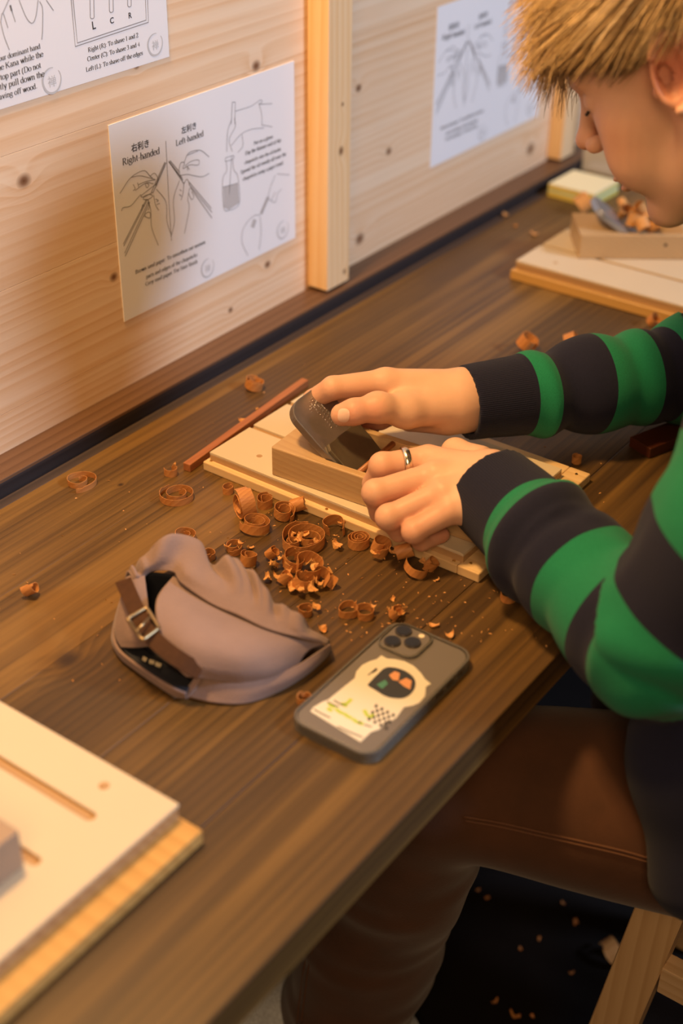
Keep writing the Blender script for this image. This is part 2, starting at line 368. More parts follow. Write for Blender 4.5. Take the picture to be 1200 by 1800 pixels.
def hand_plane(label, origin, rotz, z0, length, width, height, blade_sink, breaker=True, marks=True, tilt=38, iron_mat=None, bl=0.093):
    """origin = middle of the heel end (far from the worker); body runs along local -Y"""
    t = empty('hand_plane', (origin[0], origin[1], z0), label, 'hand plane')
    T = Matrix.Translation((origin[0], origin[1], z0)) @ Matrix.Rotation(rotz, 4, 'Z')
    w2 = width/2
    # body: block with a mouth cut through the top, built as one solid of cross sections along Y
    my0, my1 = -0.055, -0.125     # mouth opening at the top surface
    iw = w2-0.0085
    bm = bmesh.new()
    def ring(y, cut=None):
        if cut is None: return [(-w2, y, 0), (w2, y, 0), (w2, y, height), (iw, y, height), (iw, y, height), (-iw, y, height), (-iw, y, height), (-w2, y, height)]
        return [(-w2, y, 0), (w2, y, 0), (w2, y, height), (iw, y, height), (iw, y, cut), (-iw, y, cut), (-iw, y, height), (-w2, y, height)]
    secs = [ring(0), ring(my0), ring(my0-.001, height-.0005), ring(-0.093, .002), ring(-0.098, .002), ring(my1-.012, height-.0004), ring(my1-.0125), ring(-length)]
    R = [[bm.verts.new(p) for p in s] for s in secs]
    for a, b in zip(R[:-1], R[1:]):
        for i in range(8):
            try: bm.faces.new((a[i], a[(i+1) % 8], b[(i+1) % 8], b[i]))
            except Exception: pass
    bm.faces.new(R[0]); bm.faces.new(R[-1][::-1])
    bmesh.ops.remove_doubles(bm, verts=bm.verts, dist=1e-6)
    bmesh.ops.dissolve_degenerate(bm, dist=1e-6, edges=bm.edges)
    bmesh.ops.recalc_face_normals(bm, faces=bm.faces)
    es = [e for e in bm.edges if len(e.link_faces) == 2 and e.calc_face_angle(0) > 1.0 and (abs(abs(e.verts[0].co.x)-w2) < 1e-6 and abs(abs(e.verts[1].co.x)-w2) < 1e-6)]
    bmesh.ops.bevel(bm, geom=es, offset=0.0013, segments=2, profile=.5, affect='EDGES')
    bmesh.ops.transform(bm, matrix=T, verts=bm.verts)
    from_bm('body', bm, m_oak, t)
    # side plug hole where the cross pin sits
    for sx in (-1, 1):
        bm = bmesh.new(); q = bmesh.ops.create_cone(bm, cap_ends=True, segments=14, radius1=.0022, radius2=.0022, depth=.0006)
        bmesh.ops.transform(bm, matrix=T @ Matrix.Translation((sx*w2, -0.112, height*.62)) @ Matrix.Rotation(math.pi/2, 4, 'Y'), verts=bm.verts)
        from_bm('pin_hole', bm, m_hole, t)
    # blade: local frame u across (x), v up the blade, n out of its upper face
    a = math.radians(tilt)
    B = T @ Matrix.Translation((0, -0.0825, 0.012+blade_sink)) @ Matrix.Rotation(a, 4, 'X')
    bw = iw-0.0005
    out = [(-bw*.93, 0.0), (bw*.93, 0.0), (bw, bl*.50), (bw*.99, bl*.80)]
    for s in np.linspace(0.12, 1.0, 9)[:-1]:
        an = s*math.pi/2; out.append((bw*.99*max(0, math.cos(an))**.62, bl*.80+bl*.20*math.sin(an)))
    out += [(-x, y) for x, y in out[::-1][:-2]]
    prism('blade', out, -0.0045, 0.0035, iron_mat or m_iron, t, .0009, 2, B)
    # forged bevel chamfer line on the upper face edge
    if breaker:
        co = [(-bw*.86, .002), (bw*.80, .002), (bw*.86, .020), (bw*.86, .036), (bw*.80, .040), (-bw*.78, .040), (-bw*.90, .034), (-bw*.90, .010)]
        prism('chip_breaker', co, 0.0036, 0.0075, m_iron2, t, .0007, 2, B)
    if marks:
        rnd = random.Random(5); bm = bmesh.new()
        for i in range(58):     # column of small stamped strokes down the blade and an arc of bright pits
            if i < 34:
                u, v = rnd.gauss(.006, .006), bl*(.60+.028*(i % 12))
                u = .004+.010*math.sin(i*2.1)*.6; v = bl*.93-.0011*i-abs(u)*.2
                L, wd, an = rnd.uniform(.0012, .0032), .0005, rnd.choice((0, math.pi/2, .6, -.6))
            else:
                th = math.radians(55+70*(i-34)/24); u = .022*math.cos(th)+rnd.gauss(0, .0012)+.004; v = bl*.62+.022*math.sin(th)+rnd.gauss(0, .0012)
                L, wd, an = rnd.uniform(.0008, .0016), .0007, rnd.uniform(0, 3)
            bm_box(bm, (-L/2, -wd/2, 0), (L/2, wd/2, .0006), mtx=B @ Matrix.Translation((u, v, .0034)) @ Matrix.Rotation(an, 4, 'Z'))
        from_bm('stamped_marks', bm, m_bright, t)
    p0, p1 = T @ Vector((-iw-.002, -0.0935, height*.90)), T @ Vector((iw+.002, -0.0935, height*.90))
    tube('cross_pin', [p0, p1], .0030, m_pin, t, 12)
    if marks:
        rnd = random.Random(3); bm = bmesh.new()
        for r in range(2):
            y = -length+.012
            while y < -length+.050:
                L = rnd.uniform(.0008, .0026); bm_box(bm, (-w2-.0002, y, height*(.58+.14*r)-.0009), (-w2+.0001, y+L, height*(.58+.14*r)+.0009), mtx=T); y += L+.0007
        o = from_bm('ink_stamp', bm, m_hole, t); o['kind'] = 'stuff'
    return t, T
PLANE2 = (0.637, -0.208, 36)
hp, HPT = hand_plane('oak hand plane with dark steel blade gripped in both hands', (-0.0125, -0.2385), math.radians(4.2), 0.0197, 0.262, 0.083, 0.0315, 0.002)
hand_plane('second oak hand plane with blue-lit blade on the far board', (PLANE2[0], PLANE2[1]), math.radians(PLANE2[2]), 0.0252, 0.255, 0.080, 0.033, 0.004, breaker=False, marks=False, tilt=36, iron_mat=steel('sky_tinted_steel', (0.42, 0.44, 0.48), .3), bl=.078)  # blue of the reflected sky is put into the blade's base colour
# ================================================================ implicit modelling: smooth unions of tapered capsules and ellipsoids, meshed with surface nets
def vA(*p): return np.array(p, float)
def nz3(p, f, seed=0, oct=5):
    rs = np.random.RandomState(seed); out = np.zeros(len(p))
    for i in range(oct):
        d = rs.normal(size=3); d /= np.linalg.norm(d); q = rs.normal(size=3); q /= np.linalg.norm(q)
        out += np.sin(p@d*f*(0.7+0.7*rs.rand())+rs.rand()*6.28+1.3*np.sin(p@q*f*0.6+rs.rand()*6.28))
    return out/oct
def cap(a, b, ra, rb, k=0.008, op='u'):
    a, b = np.asarray(a, float), np.asarray(b, float); ba = b-a; L2 = ba@ba
    def f(p):
        pa = p-a; t = np.clip(pa@ba/L2, 0, 1)
        return np.linalg.norm(pa-t[:, None]*ba, axis=1)-(ra+(rb-ra)*t)
    r = max(ra, rb); return dict(f=f, k=k, op=op, lo=np.minimum(a, b)-r, hi=np.maximum(a, b)+r)
def ell(c, r, k=0.008, op='u', R=None):
    c, r = np.asarray(c, float), np.asarray(r, float); RT = np.eye(3) if R is None else np.asarray(R)
    def f(p):
        q = (p-c)@RT; k0 = np.linalg.norm(q/r, axis=1); k1 = np.linalg.norm(q/(r*r), axis=1)
        return np.where(k1 < 1e-9, -r.min(), k0*(k0-1.0)/np.maximum(k1, 1e-9))
    m = r.max(); return dict(f=f, k=k, op=op, lo=c-m, hi=c+m)
def chain(pts, rad, k=0.008):
    return [cap(pts[i], pts[i+1], rad[i], rad[i+1], k) for i in range(len(pts)-1)]
def sdf_eval(groups, p, margin=0.03, post=None):
    d = np.full(len(p), 1.0)
    for g in groups:
        lo = np.min([q['lo'] for q in g], axis=0)-margin; hi = np.max([q['hi'] for q in g], axis=0)+margin
        m = np.all((p >= lo) & (p <= hi), axis=1)
        if not m.any(): continue
        pp = p[m]; dd = d[m]
        for q in g:
            e = q['f'](pp); k = q['k']
            if q['op'] == 'u':
                h = np.clip(0.5+0.5*(dd-e)/k, 0, 1); dd = dd*(1-h)+e*h-k*h*(1-h)
            else:
                h = np.clip(0.5-0.5*(dd+e)/k, 0, 1); dd = dd*(1-h)-e*h+k*h*(1-h)
        d[m] = dd
    return d
def surface_nets(fn, lo, hi, h, nb=12, slack=1.0):
    lo = np.asarray(lo, float); hi = np.asarray(hi, float); B = nb*h
    n = np.ceil((hi-lo)/B).astype(int)
    I = np.stack(np.meshgrid(*[np.arange(v) for v in n], indexing='ij'), -1).reshape(-1, 3)
    c = lo+(I+0.5)*B
    dc = np.concatenate([fn(q) for q in np.array_split(c, max(1, len(c)//200000))])
    I = I[np.abs(dc) < B*0.5*1.75*slack+0.004]
    g = np.stack(np.meshgrid(*[np.arange(nb+1)]*3, indexing='ij'), -1).reshape(-1, 3)
    cellP, cellK, eds = [], [], []
    N = n*nb+2
    key = lambda q: (q[..., 0]*N[1]+q[..., 1])*N[2]+q[..., 2]
    for ch in np.array_split(I, max(1, len(I)//150)):
        if len(ch) == 0: continue
        P = ch[:, None, :]*nb+g[None]
        D = fn(lo+P.reshape(-1, 3)*h).reshape(len(ch), nb+1, nb+1, nb+1)
        S = D < 0
        base = ch*nb
        acc = np.zeros((len(ch), nb, nb, nb, 3)); cnt = np.zeros((len(ch), nb, nb, nb))
        for ax in range(3):
            o = [a for a in range(3) if a != ax]
            s0 = [slice(None)]*4; s1 = [slice(None)]*4
            s0[ax+1] = slice(0, nb); s1[ax+1] = slice(1, nb+1)
            d0, d1 = D[tuple(s0)], D[tuple(s1)]; x = (d0 < 0) != (d1 < 0)
            t = np.where(x, d0/np.where(x, d0-d1, 1), 0)
            for i in (0, 1):
                for j in (0, 1):
                    sl = [slice(None)]*4; sl[o[0]+1] = slice(i, nb+i); sl[o[1]+1] = slice(j, nb+j)
                    xx, tt = x[tuple(sl)], t[tuple(sl)]
                    off = np.zeros(3); off[o[0]] = i; off[o[1]] = j
                    acc += xx[..., None]*off; acc[..., ax] += xx*tt; cnt += xx
            sl = [slice(None)]+[slice(0, nb)]*3
            q = np.argwhere(x[tuple(sl)])
            if len(q):
                gp = base[q[:, 0]]+q[:, 1:]
                eds.append(np.concatenate([gp, np.full((len(gp), 1), ax), S[tuple(sl)][tuple(q.T)][:, None].astype(int)], 1))
        q = np.argwhere(cnt > 0)
        if len(q):
            w = tuple(q.T); gp = base[q[:, 0]]+q[:, 1:]
            cellP.append(gp+acc[w]/cnt[w][:, None]); cellK.append(key(gp))
    P = np.concatenate(cellP); K = np.concatenate(cellK); o = np.argsort(K); P, K = P[o], K[o]
    E = np.concatenate(eds); F = []
    for ax in range(3):
        e = E[E[:, 3] == ax]; b, c = [(1, 2), (2, 0), (0, 1)][ax]
        ib = np.zeros(3, int); ib[b] = 1; ic = np.zeros(3, int); ic[c] = 1
        qs = [e[:, :3]-ib-ic, e[:, :3]-ic, e[:, :3], e[:, :3]-ib]
        idx = []; ok = np.ones(len(e), bool)
        for q in qs:
            kk = key(q); j = np.minimum(np.searchsorted(K, kk), len(K)-1); ok &= (K[j] == kk) & (q >= 0).all(1); idx.append(j)
        Q = np.stack(idx, 1)[ok]; s = e[ok][:, 4] == 1
        Q[~s] = Q[~s][:, ::-1]; F.append(Q)
    return lo+P*h, np.concatenate(F)
def mesh_fast(name, V, F, mat, parent, attrs=None):
    me = bpy.data.meshes.new(name); n, f = len(V), len(F)
    me.vertices.add(n); me.vertices.foreach_set('co', np.asarray(V, np.float32).ravel())
    me.loops.add(4*f); me.loops.foreach_set('vertex_index', np.asarray(F, np.int32).ravel())
    me.polygons.add(f); me.polygons.foreach_set('loop_start', np.arange(f, dtype=np.int32)*4)
    me.polygons.foreach_set('loop_total', np.full(f, 4, np.int32)); me.update(calc_edges=True); me.validate()
    for k, a in (attrs or {}).items():
        at = me.attributes.new(k, 'FLOAT', 'POINT'); at.data.foreach_set('value', np.asarray(a, np.float32))
    return link(name, me, mat, parent, True)
def bounds(groups, m=0.02):
    lo = np.min([q['lo'] for g in groups for q in g], axis=0)-m; hi = np.max([q['hi'] for g in groups for q in g], axis=0)+m
    return lo, hi
# ================================================================ the worker
person = empty('person', (0.12, -0.80, FLOOR), 'person in green and navy striped sweater and brown trousers planing wood at the bench', 'person')
# --- skeleton
S_L, S_R = vA(-0.03, -0.735, 0.265), vA(0.335, -0.665, 0.265)
E_L, E_R = vA(-0.112, -0.672, 0.050), atz(1240, 648, .064)
W_L = atz(862, 862, .066); W_R = atz(822, 706, .072)
HEADC = vA(0.1465, -0.540, 0.413)
def frame(az, pitch, roll):
    a, b, c = map(math.radians, (az, pitch, roll))
    f = vA(math.cos(a)*math.cos(b), math.sin(a)*math.cos(b), -math.sin(b)); l = vA(-math.sin(a), math.cos(a), 0); u = np.cross(f, l)
    return np.stack([f, math.cos(c)*l+math.sin(c)*u, np.cross(f, math.cos(c)*l+math.sin(c)*u)], 1)
HS = 0.955
HM = frame(101.0, 35.0, 4.0)
def H(f, l, u): return HEADC+HM@vA(f, l, u)*HS
NECK = vA(0.150, -0.690, 0.315)
# --- head
def hell(c, r, k=.012, op='u', rot=None):
    R = HM if rot is None else HM@rot
    return ell(H(*c), np.array(r)*HS, k, op, R)
def hcap(a, b, ra, rb, k=.012, op='u'): return cap(H(*a), H(*b), ra*HS, rb*HS, k, op)
def rotl(deg):   # rotation about the head's left axis
    a = math.radians(deg); return np.array([[math.cos(a), 0, math.sin(a)], [0, 1, 0], [-math.sin(a), 0, math.cos(a)]])
def rotu(deg):
    a = math.radians(deg); return np.array([[math.cos(a), -math.sin(a), 0], [math.sin(a), math.cos(a), 0], [0, 0, 1]])
g_head = [
    hell((-.012, 0, .055), (.098, .075, .083)),
    hell((.040, 0, .040), (.060, .060, .062), .02),
    hell((.044, 0, -.012), (.047, .056, .055), .02),
    hell((.058, 0, -.040), (.036, .036, .034), .02),
    hell((.030, 0, -.055), (.048, .048, .036), .02)]
for s in (1, -1):
    g_head += [hell((.056, s*.034, -.004), (.030, .026, .028), .016), hell((.064, s*.030, -.034), (.030, .024, .030), .016),
               hcap((.000, s*.053, -.050), (.066, s*.014, -.088), .017, .015, .02),
               hcap((-.004, s*.060, -.01), (.000, s*.053, -.050), .016, .017, .02),
               hcap((.095, s*.010, .050), (.078, s*.046, .049), .0065, .0065, .010)]
g_head += [hell((.074, 0, -.088), (.018, .020, .016), .014)]
for s in (1, -1):
    g_head += [hell((.100, s*.031, .030), (.017, .019, .0105), .010, 's'), hell((.0765, s*.032, .027), (.0135, .0145, .0125), .004)]
g_head += [hcap((.094, 0, .034), (.114, 0, .001), .0065, .0085, .010), hell((.1145, 0, -.001), (.0105, .0100, .0090), .006),
           hell((.104, .0125, -.008), (.0105, .0070, .0078), .005), hell((.104, -.0125, -.008), (.0105, .0070, .0078), .005),
           hell((.098, 0, -.0435), (.0085, .021, .0050), .006), hell((.0955, 0, -.0545), (.0090, .018, .0055), .005),
           hell((.106, 0, -.0487), (.010, .024, .0012), .003, 's')]
EU = .015
for s in (1, -1):
    g_head += [hell((.110, s*.0065, -.0145), (.0045, .0028, .0035), .002, 's')]
    er = rotu(s*26)@rotl(-14)
    g_head += [hell((-.006, s*.0785, .004+EU), (.0185, .0065, .0315), .006, 'u', er),
               hell((-.005, s*.0850, .005+EU), (.0125, .0105, .0225), .003, 's', er),
               hell((.0125, s*.075, -.005+EU), (.0055, .0055, .0075), .004, 'u', er)]
    # rim of the ear as a short chain
    ring = []
    for i in range(15):
        a = math.radians(-60+i*17.5); q = er@vA(.0175*math.cos(a+math.pi/2)*1.0, s*.006, .031*math.sin(a+math.pi/2)-.000)
        ring.append(H(-.006+q[0], s*.0800+q[1], .004+EU+q[2]))
    g_head += chain(ring, [.0038]*15, .0025)
g_head += [hcap((-.035, 0, .0), (-.045, 0, -.05), .056, .055, .02), cap(H(-.045, 0, -.05), NECK, .056, .060, .02)]
# --- trunk core inside the clothes, arms
TORS = [NECK, vA(.15, -.745, .16), vA(.14, -.83, -.03), vA(.13, -.87, -.17)]
g_trunk = chain(TORS, [.06, .085, .085, .085], .03) + [cap(NECK, S_L, .05, .055, .03), cap(NECK, S_R, .05, .055, .03)]
g_arms = [chain([S_L, E_L], [.050, .038], .02)+chain([E_L, W_L], [.032, .024], .02), chain([S_R, E_R], [.050, .038], .02)+chain([E_R, W_R], [.032, .022], .02)]
# --- left hand: closed over the plane, back of the hand up
def Z(x, y, z): return atz(x, y, z)
def finger(pts, rad, k=.0045):
    g = chain(pts, rad, k)
    return g
LH = dict(
    index=[Z(752, 808, .071), Z(672, 818, .070), Z(655, 850, .046), Z(676, 868, .031)],
    middle=[Z(762, 838, .071), Z(660, 866, .062), Z(668, 900, .036), Z(700, 905, .028)],
    ring=[Z(775, 870, .067), Z(683, 909, .052), Z(702, 934, .031), Z(735, 925, .027)],
    pinky=[Z(790, 898, .061), Z(727, 934, .046), Z(741, 952, .030), Z(776, 940, .028)])
g_lh = []
wl1, wl2 = Z(868, 842, .069), Z(862, 884, .062)
for nm, r0 in (('index', .0135), ('middle', .0138), ('ring', .0132), ('pinky', .0122)):
    m = LH[nm][0]; w = wl1 if nm in ('index', 'middle') else wl2
    g_lh.append(cap(w+(m-w)*0.12, m, .021, r0, .014))
g_lh += [cap(wl1, wl2, .0215, .0205, .014), cap(E_L+(W_L-E_L)*.55, W_L, .027, .0245, .02)]
fr = dict(index=(.0134, .0116, .0099, .0085), middle=(.0136, .0118, .0101, .0087), ring=(.0130, .0112, .0096, .0083), pinky=(.0120, .0101, .0086, .0075))
for nm in ('index', 'middle', 'ring'):
    m = LH[nm][0]; w = wl1+(wl2-wl1)*.3; up = vA(-.30, -.30, .9)*.0105
    g_lh.append(cap(m+up, m+(w-m)*.55+up*.9, .0036, .0026, .012))
g_lf = []
for nm in ('index', 'middle', 'ring', 'pinky'):
    P = LH[nm]
    g_lf += [cap(P[0], P[1], fr[nm][0], fr[nm][1], .0032)] + [cap(P[1], P[2], fr[nm][1], fr[nm][2], .0028), cap(P[2], P[3], fr[nm][2], fr[nm][3], .0024)]
    g_lf += [ell(P[1], [fr[nm][1]*1.04]*3, .004)]
# thumb reaches over the far cheek of the plane
g_lt = finger([Z(840, 815, .060), Z(800, 795, .058), vA(.047, -.395, .047), vA(.049, -.365, .036)], [.018, .0125, .0105, .0092], .008)
# --- right hand: thumb pressing the blade, fingers hooked behind it
RH = dict(
    index=[Z(678, 672, .098), Z(585, 682, .099), Z(550, 702, .080), Z(548, 716, .062)],
    middle=[Z(692, 682, .085), Z(612, 694, .082), Z(578, 712, .060), Z(580, 724, .048)],
    ring=[Z(705, 698, .070), Z(640, 716, .062), Z(612, 728, .046), Z(622, 738, .038)],
    pinky=[Z(718, 716, .056), Z(668, 738, .046), Z(648, 745, .036), Z(656, 750, .032)])
g_rh = []
wr1, wr2 = Z(815, 692, .082), Z(818, 714, .066)
for nm, r0 in (('index', .0140), ('middle', .0140), ('ring', .0135), ('pinky', .0125)):
    m = RH[nm][0]; w = wr1 if nm in ('index', 'middle') else wr2
    g_rh.append(cap(w+(m-w)*0.1, m, .020, r0, .014))
g_rh += [cap(wr1, wr2, .0195, .019, .014), cap(E_R+(W_R-E_R)*.55, W_R, .026, .0225, .02)]
g_rh += [cap(Z(795, 715, .075), Z(712, 722, .082), .019, .0160, .014), cap(Z(780, 735, .06), Z(720, 738, .055), .016, .012, .014)]
g_rf = []
for nm in ('index', 'middle', 'ring', 'pinky'):
    P = RH[nm]
    g_rf += [cap(P[0], P[1], fr[nm][0], fr[nm][1], .006), cap(P[1], P[2], fr[nm][1], fr[nm][2], .003), cap(P[2], P[3], fr[nm][2], fr[nm][3], .003)]
g_rt = [cap(Z(712, 722, .083), Z(662, 716, .093), .0158, .0126, .010), cap(Z(662, 716, .093), Z(622, 724, .0925), .0126, .0122, .006), cap(Z(622, 724, .0925), Z(601, 729, .0895), .0126, .0110, .005),
        ell(Z(666, 716, .0935), [.0130]*3, .010)]
G_BODY = [g_trunk]+g_arms+[g_head, g_lh, g_lf, g_lt, g_rh, g_rf, g_rt]
def body_fn(p): return sdf_eval(G_BODY, p)
lo, hi = bounds(G_BODY)
V, F = surface_nets(body_fn, lo, hi, 0.0019)
# tint: knuckles, fingertips, ears, nose and cheeks are redder
red = np.zeros(len(V))
spots = [(P[1], .011, .8) for P in LH.values()]+[(P[3], .012, .9) for P in LH.values()]+[(P[0], .013, .6) for P in LH.values()]+[(P[1], .012, .6) for P in RH.values()]+[(P[3], .014, .8) for P in RH.values()]
spots += [(Z(660, 716, .098), .010, .7), (Z(607, 728, .096), .012, .6), (H(-.008, .08, .02), .03, 1.4), (H(.118, 0, -.01), .016, .8), (H(.07, .05, -.01), .028, .45), (H(.097, 0, -.049), .013, 1.3), (H(.06, .05, .06), .02, .2)]
spots += [((P[i]+P[i+1])/2, .018, .45) for q in (LH, RH) for P in q.values() for i in (0, 1, 2)]+[(Z(630, 722, .094), .022, .6)]
for c, r, a in spots: red += a*np.exp(-((V-c)**2).sum(1)/(r*r))
def mat_skin():
    m, nt, b = mat_base('skin'); k = NB(nt); tc = k.n('ShaderNodeTexCoord').outputs['Object']
    at = k.n('ShaderNodeAttribute', attribute_name='redness').outputs['Fac']
    n1 = k.noise(tc, 60, 4); n2 = k.noise(tc, 900, 3)
    c = k.mix(n1, (0.65, 0.39, 0.265), (0.73, 0.47, 0.33)); c = k.mix(k.math('MULTIPLY', at, 0.62, clamp=True), c, (0.58, 0.19, 0.11))
    k.put(b.inputs['Base Color'], c); b.inputs['Roughness'].default_value = 0.48; b.inputs['Specular IOR Level'].default_value = 0.35
    b.inputs['Subsurface Weight'].default_value = 0.12; b.inputs['Subsurface Radius'].default_value = (0.010, 0.004, 0.002); b.inputs['Subsurface Scale'].default_value = 1.0
    h = k.math('ADD', k.math('MULTIPLY', n2, .4), k.noise(tc, 240, 4))
    k.put(b.inputs['Normal'], k.bump(h, .25, .0006)); return m
m_skin = mat_skin()
BODY = mesh_fast('body', V, F, m_skin, person, {'redness': red})
print('body verts', len(V))
# --- sweater
def seg_param(p, pts):
    """arc length of the nearest point on a polyline, and the distance to it"""
    best = np.full(len(p), 9.0); s = np.zeros(len(p)); acc = 0.0
    for a, b in zip(pts[:-1], pts[1:]):
        ba = b-a; L = np.linalg.norm(ba); t = np.clip((p-a)@ba/(L*L), 0, 1)
        d = np.linalg.norm(p-a-t[:, None]*ba, axis=1); m = d < best
        best[m] = d[m]; s[m] = acc+t[m]*L; acc += L
    return s, best
def nearest(p, q):
    return p
CL = atz(862, 862, .064); CRT = atz(817, 708, .072)
PL = [CL, CL+(E_L-CL)*.45+vA(-.004, .0, .006), E_L, E_L+(S_L-E_L)*.5+vA(-.02, -.015, 0), S_L]
PR = [CRT, CRT+(E_R-CRT)*.5+vA(0, 0, .0), E_R, S_R]
LAT = vA(.985, .17, 0)
RL, RR = [.0435, .048, .060, .068, .085], [.0375, .0455, .054, .080]
def torso_caps():
    g = []
    st = [(NECK+vA(0, -.008, -.012), .045, .066), (vA(.155, -.735, .17), .105, .10), (vA(.145, -.81, .0), .085, .115), (vA(.135, -.865, -.14), .075, .125)]
    for s in (-1, 0, 1):
        for (a, wa, ra), (b, wb, rb) in zip(st[:-1], st[1:]):
            g.append(cap(a+LAT*s*wa, b+LAT*s*wb, ra, rb, .03))
    return g
g_tor = torso_caps()
g_tor += [cap(atd(1232, 1330, 1.12), atd(1226, 1540, 1.14), .050, .040, .03), cap(atd(1232, 1330, 1.12), vA(.10, -.84, -.05), .05, .1, .04)]
g_sl = chain(PL, RL, .02); g_sr = chain(PR, RR, .02)
def wrinkle(p):
    d = np.zeros(len(p))
    for pts, seed in ((PL, 1), (PR, 2)):
        s, r = seg_param(p, pts)
        near = np.exp(-np.maximum(r-.09, 0)/.01)
        # cloth gathers above the cuff and around the elbow
        tw = nz3(p, 26, seed+5, 3)*.026
        ss = s+tw
        aa = nz3(p, 22, seed+9, 3)
        ring = .0052*np.exp(-((ss-.079)/.012)**2)-.0046*np.exp(-((ss-.104)/.010)**2)+(.0024*np.exp(-((ss-.135)/.016)**2)-.0028*np.exp(-((ss-.165)/.010)**2)+.003*np.exp(-((ss-.19)/.016)**2)-.0045*np.exp(-((ss-.222)/.010)**2)+.005*np.exp(-((ss-.25)/.018)**2))*np.clip(.55+.75*aa, 0, 1.3)
        d -= ring*near*np.clip((s-.06)/.02, 0, 1)
    d -= .0021*nz3(p*np.array([1.7, 1.0, .55]), 95, 15, 4)*np.clip((np.minimum(seg_param(p, PL)[0], seg_param(p, PR)[0]+9*(p[:, 1] < -.56))-.07)/.03, .25, 1)
    d -= .0035*nz3(p, 38, 11, 4)*np.clip((seg_param(p, PL)[0]-.07)/.04, .0, 1)
    return d
G_SW = [g_tor, g_sl, g_sr]
CUT = [(CL, (E_L-CL)/np.linalg.norm(E_L-CL)), (CRT, (E_R-CRT)/np.linalg.norm(E_R-CRT))]
# the cuff mouths tilt with the wrist
CUT[0] = (CL, CUT[0][1]); CUT[1] = (CRT, CUT[1][1])
def sw_fn(p):
    d = sdf_eval(G_SW, p, .05); m = np.abs(d) < .03
    if m.any(): d[m] += wrinkle(p[m])
    for c, n in CUT:          # flat cuff ends, hollowed a little
        q = p-c; ax_ = q@n; near = (np.abs(ax_) < .07) & (np.linalg.norm(q-np.outer(ax_, n), axis=1) < .062)
        if near.any():
            a = -(q[near]@n); rr = np.linalg.norm(q[near]-np.outer(q[near]@n, n), axis=1)
            inner = np.maximum(-(rr-.0305), a-.0)   # tube opening
            hol = np.maximum(rr-(.0375 if c is CL else .0318), (q[near]@n)-.014)
            d[near] = np.maximum(np.maximum(d[near], a), -hol)
    # neck opening
    d = np.maximum(d, -(np.linalg.norm(p-(NECK+vA(0, .03, .075)), axis=1)-.066))
    return d
lo, hi = bounds(G_SW, .03)
V, F = surface_nets(sw_fn, lo, hi, 0.0029)
BND = [0.063, .086, .142, .198, .226, .278, .345, .410, .475, .540]
def stripe_val(s):
    v = np.full(len(s), 9.0); sg = -np.ones(len(s))
    for b in BND: v = np.minimum(v, np.abs(s-b)); sg = np.where(s > b, -sg, sg)
    return v*sg
sl, dl = seg_param(V, PL); sr, dr = seg_param(V, PR)
rl = np.interp(sl, np.concatenate([[0], np.cumsum([np.linalg.norm(b-a) for a, b in zip(PL[:-1], PL[1:])])]), RL)
rr_ = np.interp(sr, np.concatenate([[0], np.cumsum([np.linalg.norm(b-a) for a, b in zip(PR[:-1], PR[1:])])]), RR)
dt = sdf_eval([g_tor], V, .2); da = np.minimum(dl-rl, dr-rr_)
warp = .004*nz3(V, 28, 21, 3)
s_arm = np.where(dl-rl < dr-rr_, sl, sr)+warp*np.clip((np.where(dl-rl < dr-rr_, sl, sr)-.05)/.05, 0, 1)
ht = (V-vA(.135, -.865, -.265))@vA(.03, .31, .95)+warp
band = .062; u = (ht+TORSO_PHASE if 'TORSO_PHASE' in globals() else ht+.012)/band
tri = np.abs((u % 2.0)-1.0)-0.5
g = np.where(da < dt-.004, stripe_val(s_arm), tri*band)
hemd = sdf_eval([g_tor[-2:]], V, .3); g = np.where((da > dt-.004) & ((V[:, 2] < -.10) | (hemd < .012)), -.02, g)
cuff = np.where((da < dt-.004), np.clip((.060-s_arm)/.004, 0, 1), 0)
arc = np.where(dl-rl < dr-rr_, sl, sr)
def mat_sweater():
    m, nt, b = mat_base('striped_knit'); k = NB(nt); tc = k.n('ShaderNodeTexCoord').outputs['Object']
    st = k.n('ShaderNodeAttribute', attribute_name='stripe').outputs['Fac']; cf = k.n('ShaderNodeAttribute', attribute_name='cuff').outputs['Fac']
    w = k.math('GREATER_THAN', st, 0.0); fz = k.noise(tc, 700, 3)
    gr = k.mix(fz, (0.004, 0.135, 0.062), (0.012, 0.225, 0.108)); nv = k.mix(fz, (0.0045, 0.0055, 0.018), (0.011, 0.0125, 0.036))
    k.put(b.inputs['Base Color'], k.mix(w, nv, gr)); b.inputs['Roughness'].default_value = .88; b.inputs['Sheen Weight'].default_value = .06; b.inputs['Sheen Roughness'].default_value = .6
    b.inputs['Specular IOR Level'].default_value = .2
    rib = k.n('ShaderNodeAttribute', attribute_name='angle').outputs['Fac']
    rb = k.math('MULTIPLY', k.math('SINE', k.math('MULTIPLY', rib, 120.0)), cf)
    k.put(b.inputs['Normal'], k.bump(k.math('ADD', k.math('MULTIPLY', fz, .5), k.math('MULTIPLY', rb, .5)), .35, .001)); return m
useL = dl-rl < dr-rr_
ang = np.zeros(len(V))
for P, msk in ((PL, useL), (PR, ~useL)):
    n = (P[1]-P[0])/np.linalg.norm(P[1]-P[0]); e1 = np.cross(n, vA(0, 0, 1)); e1 /= np.linalg.norm(e1); e2 = np.cross(n, e1); q = V-P[0]
    ang = np.where(msk, np.arctan2(q@e2, q@e1), ang)
mesh_fast('sweater', V, F, mat_sweater(), person, {'stripe': g, 'cuff': cuff, 'angle': ang})
print('sweater verts', len(V))
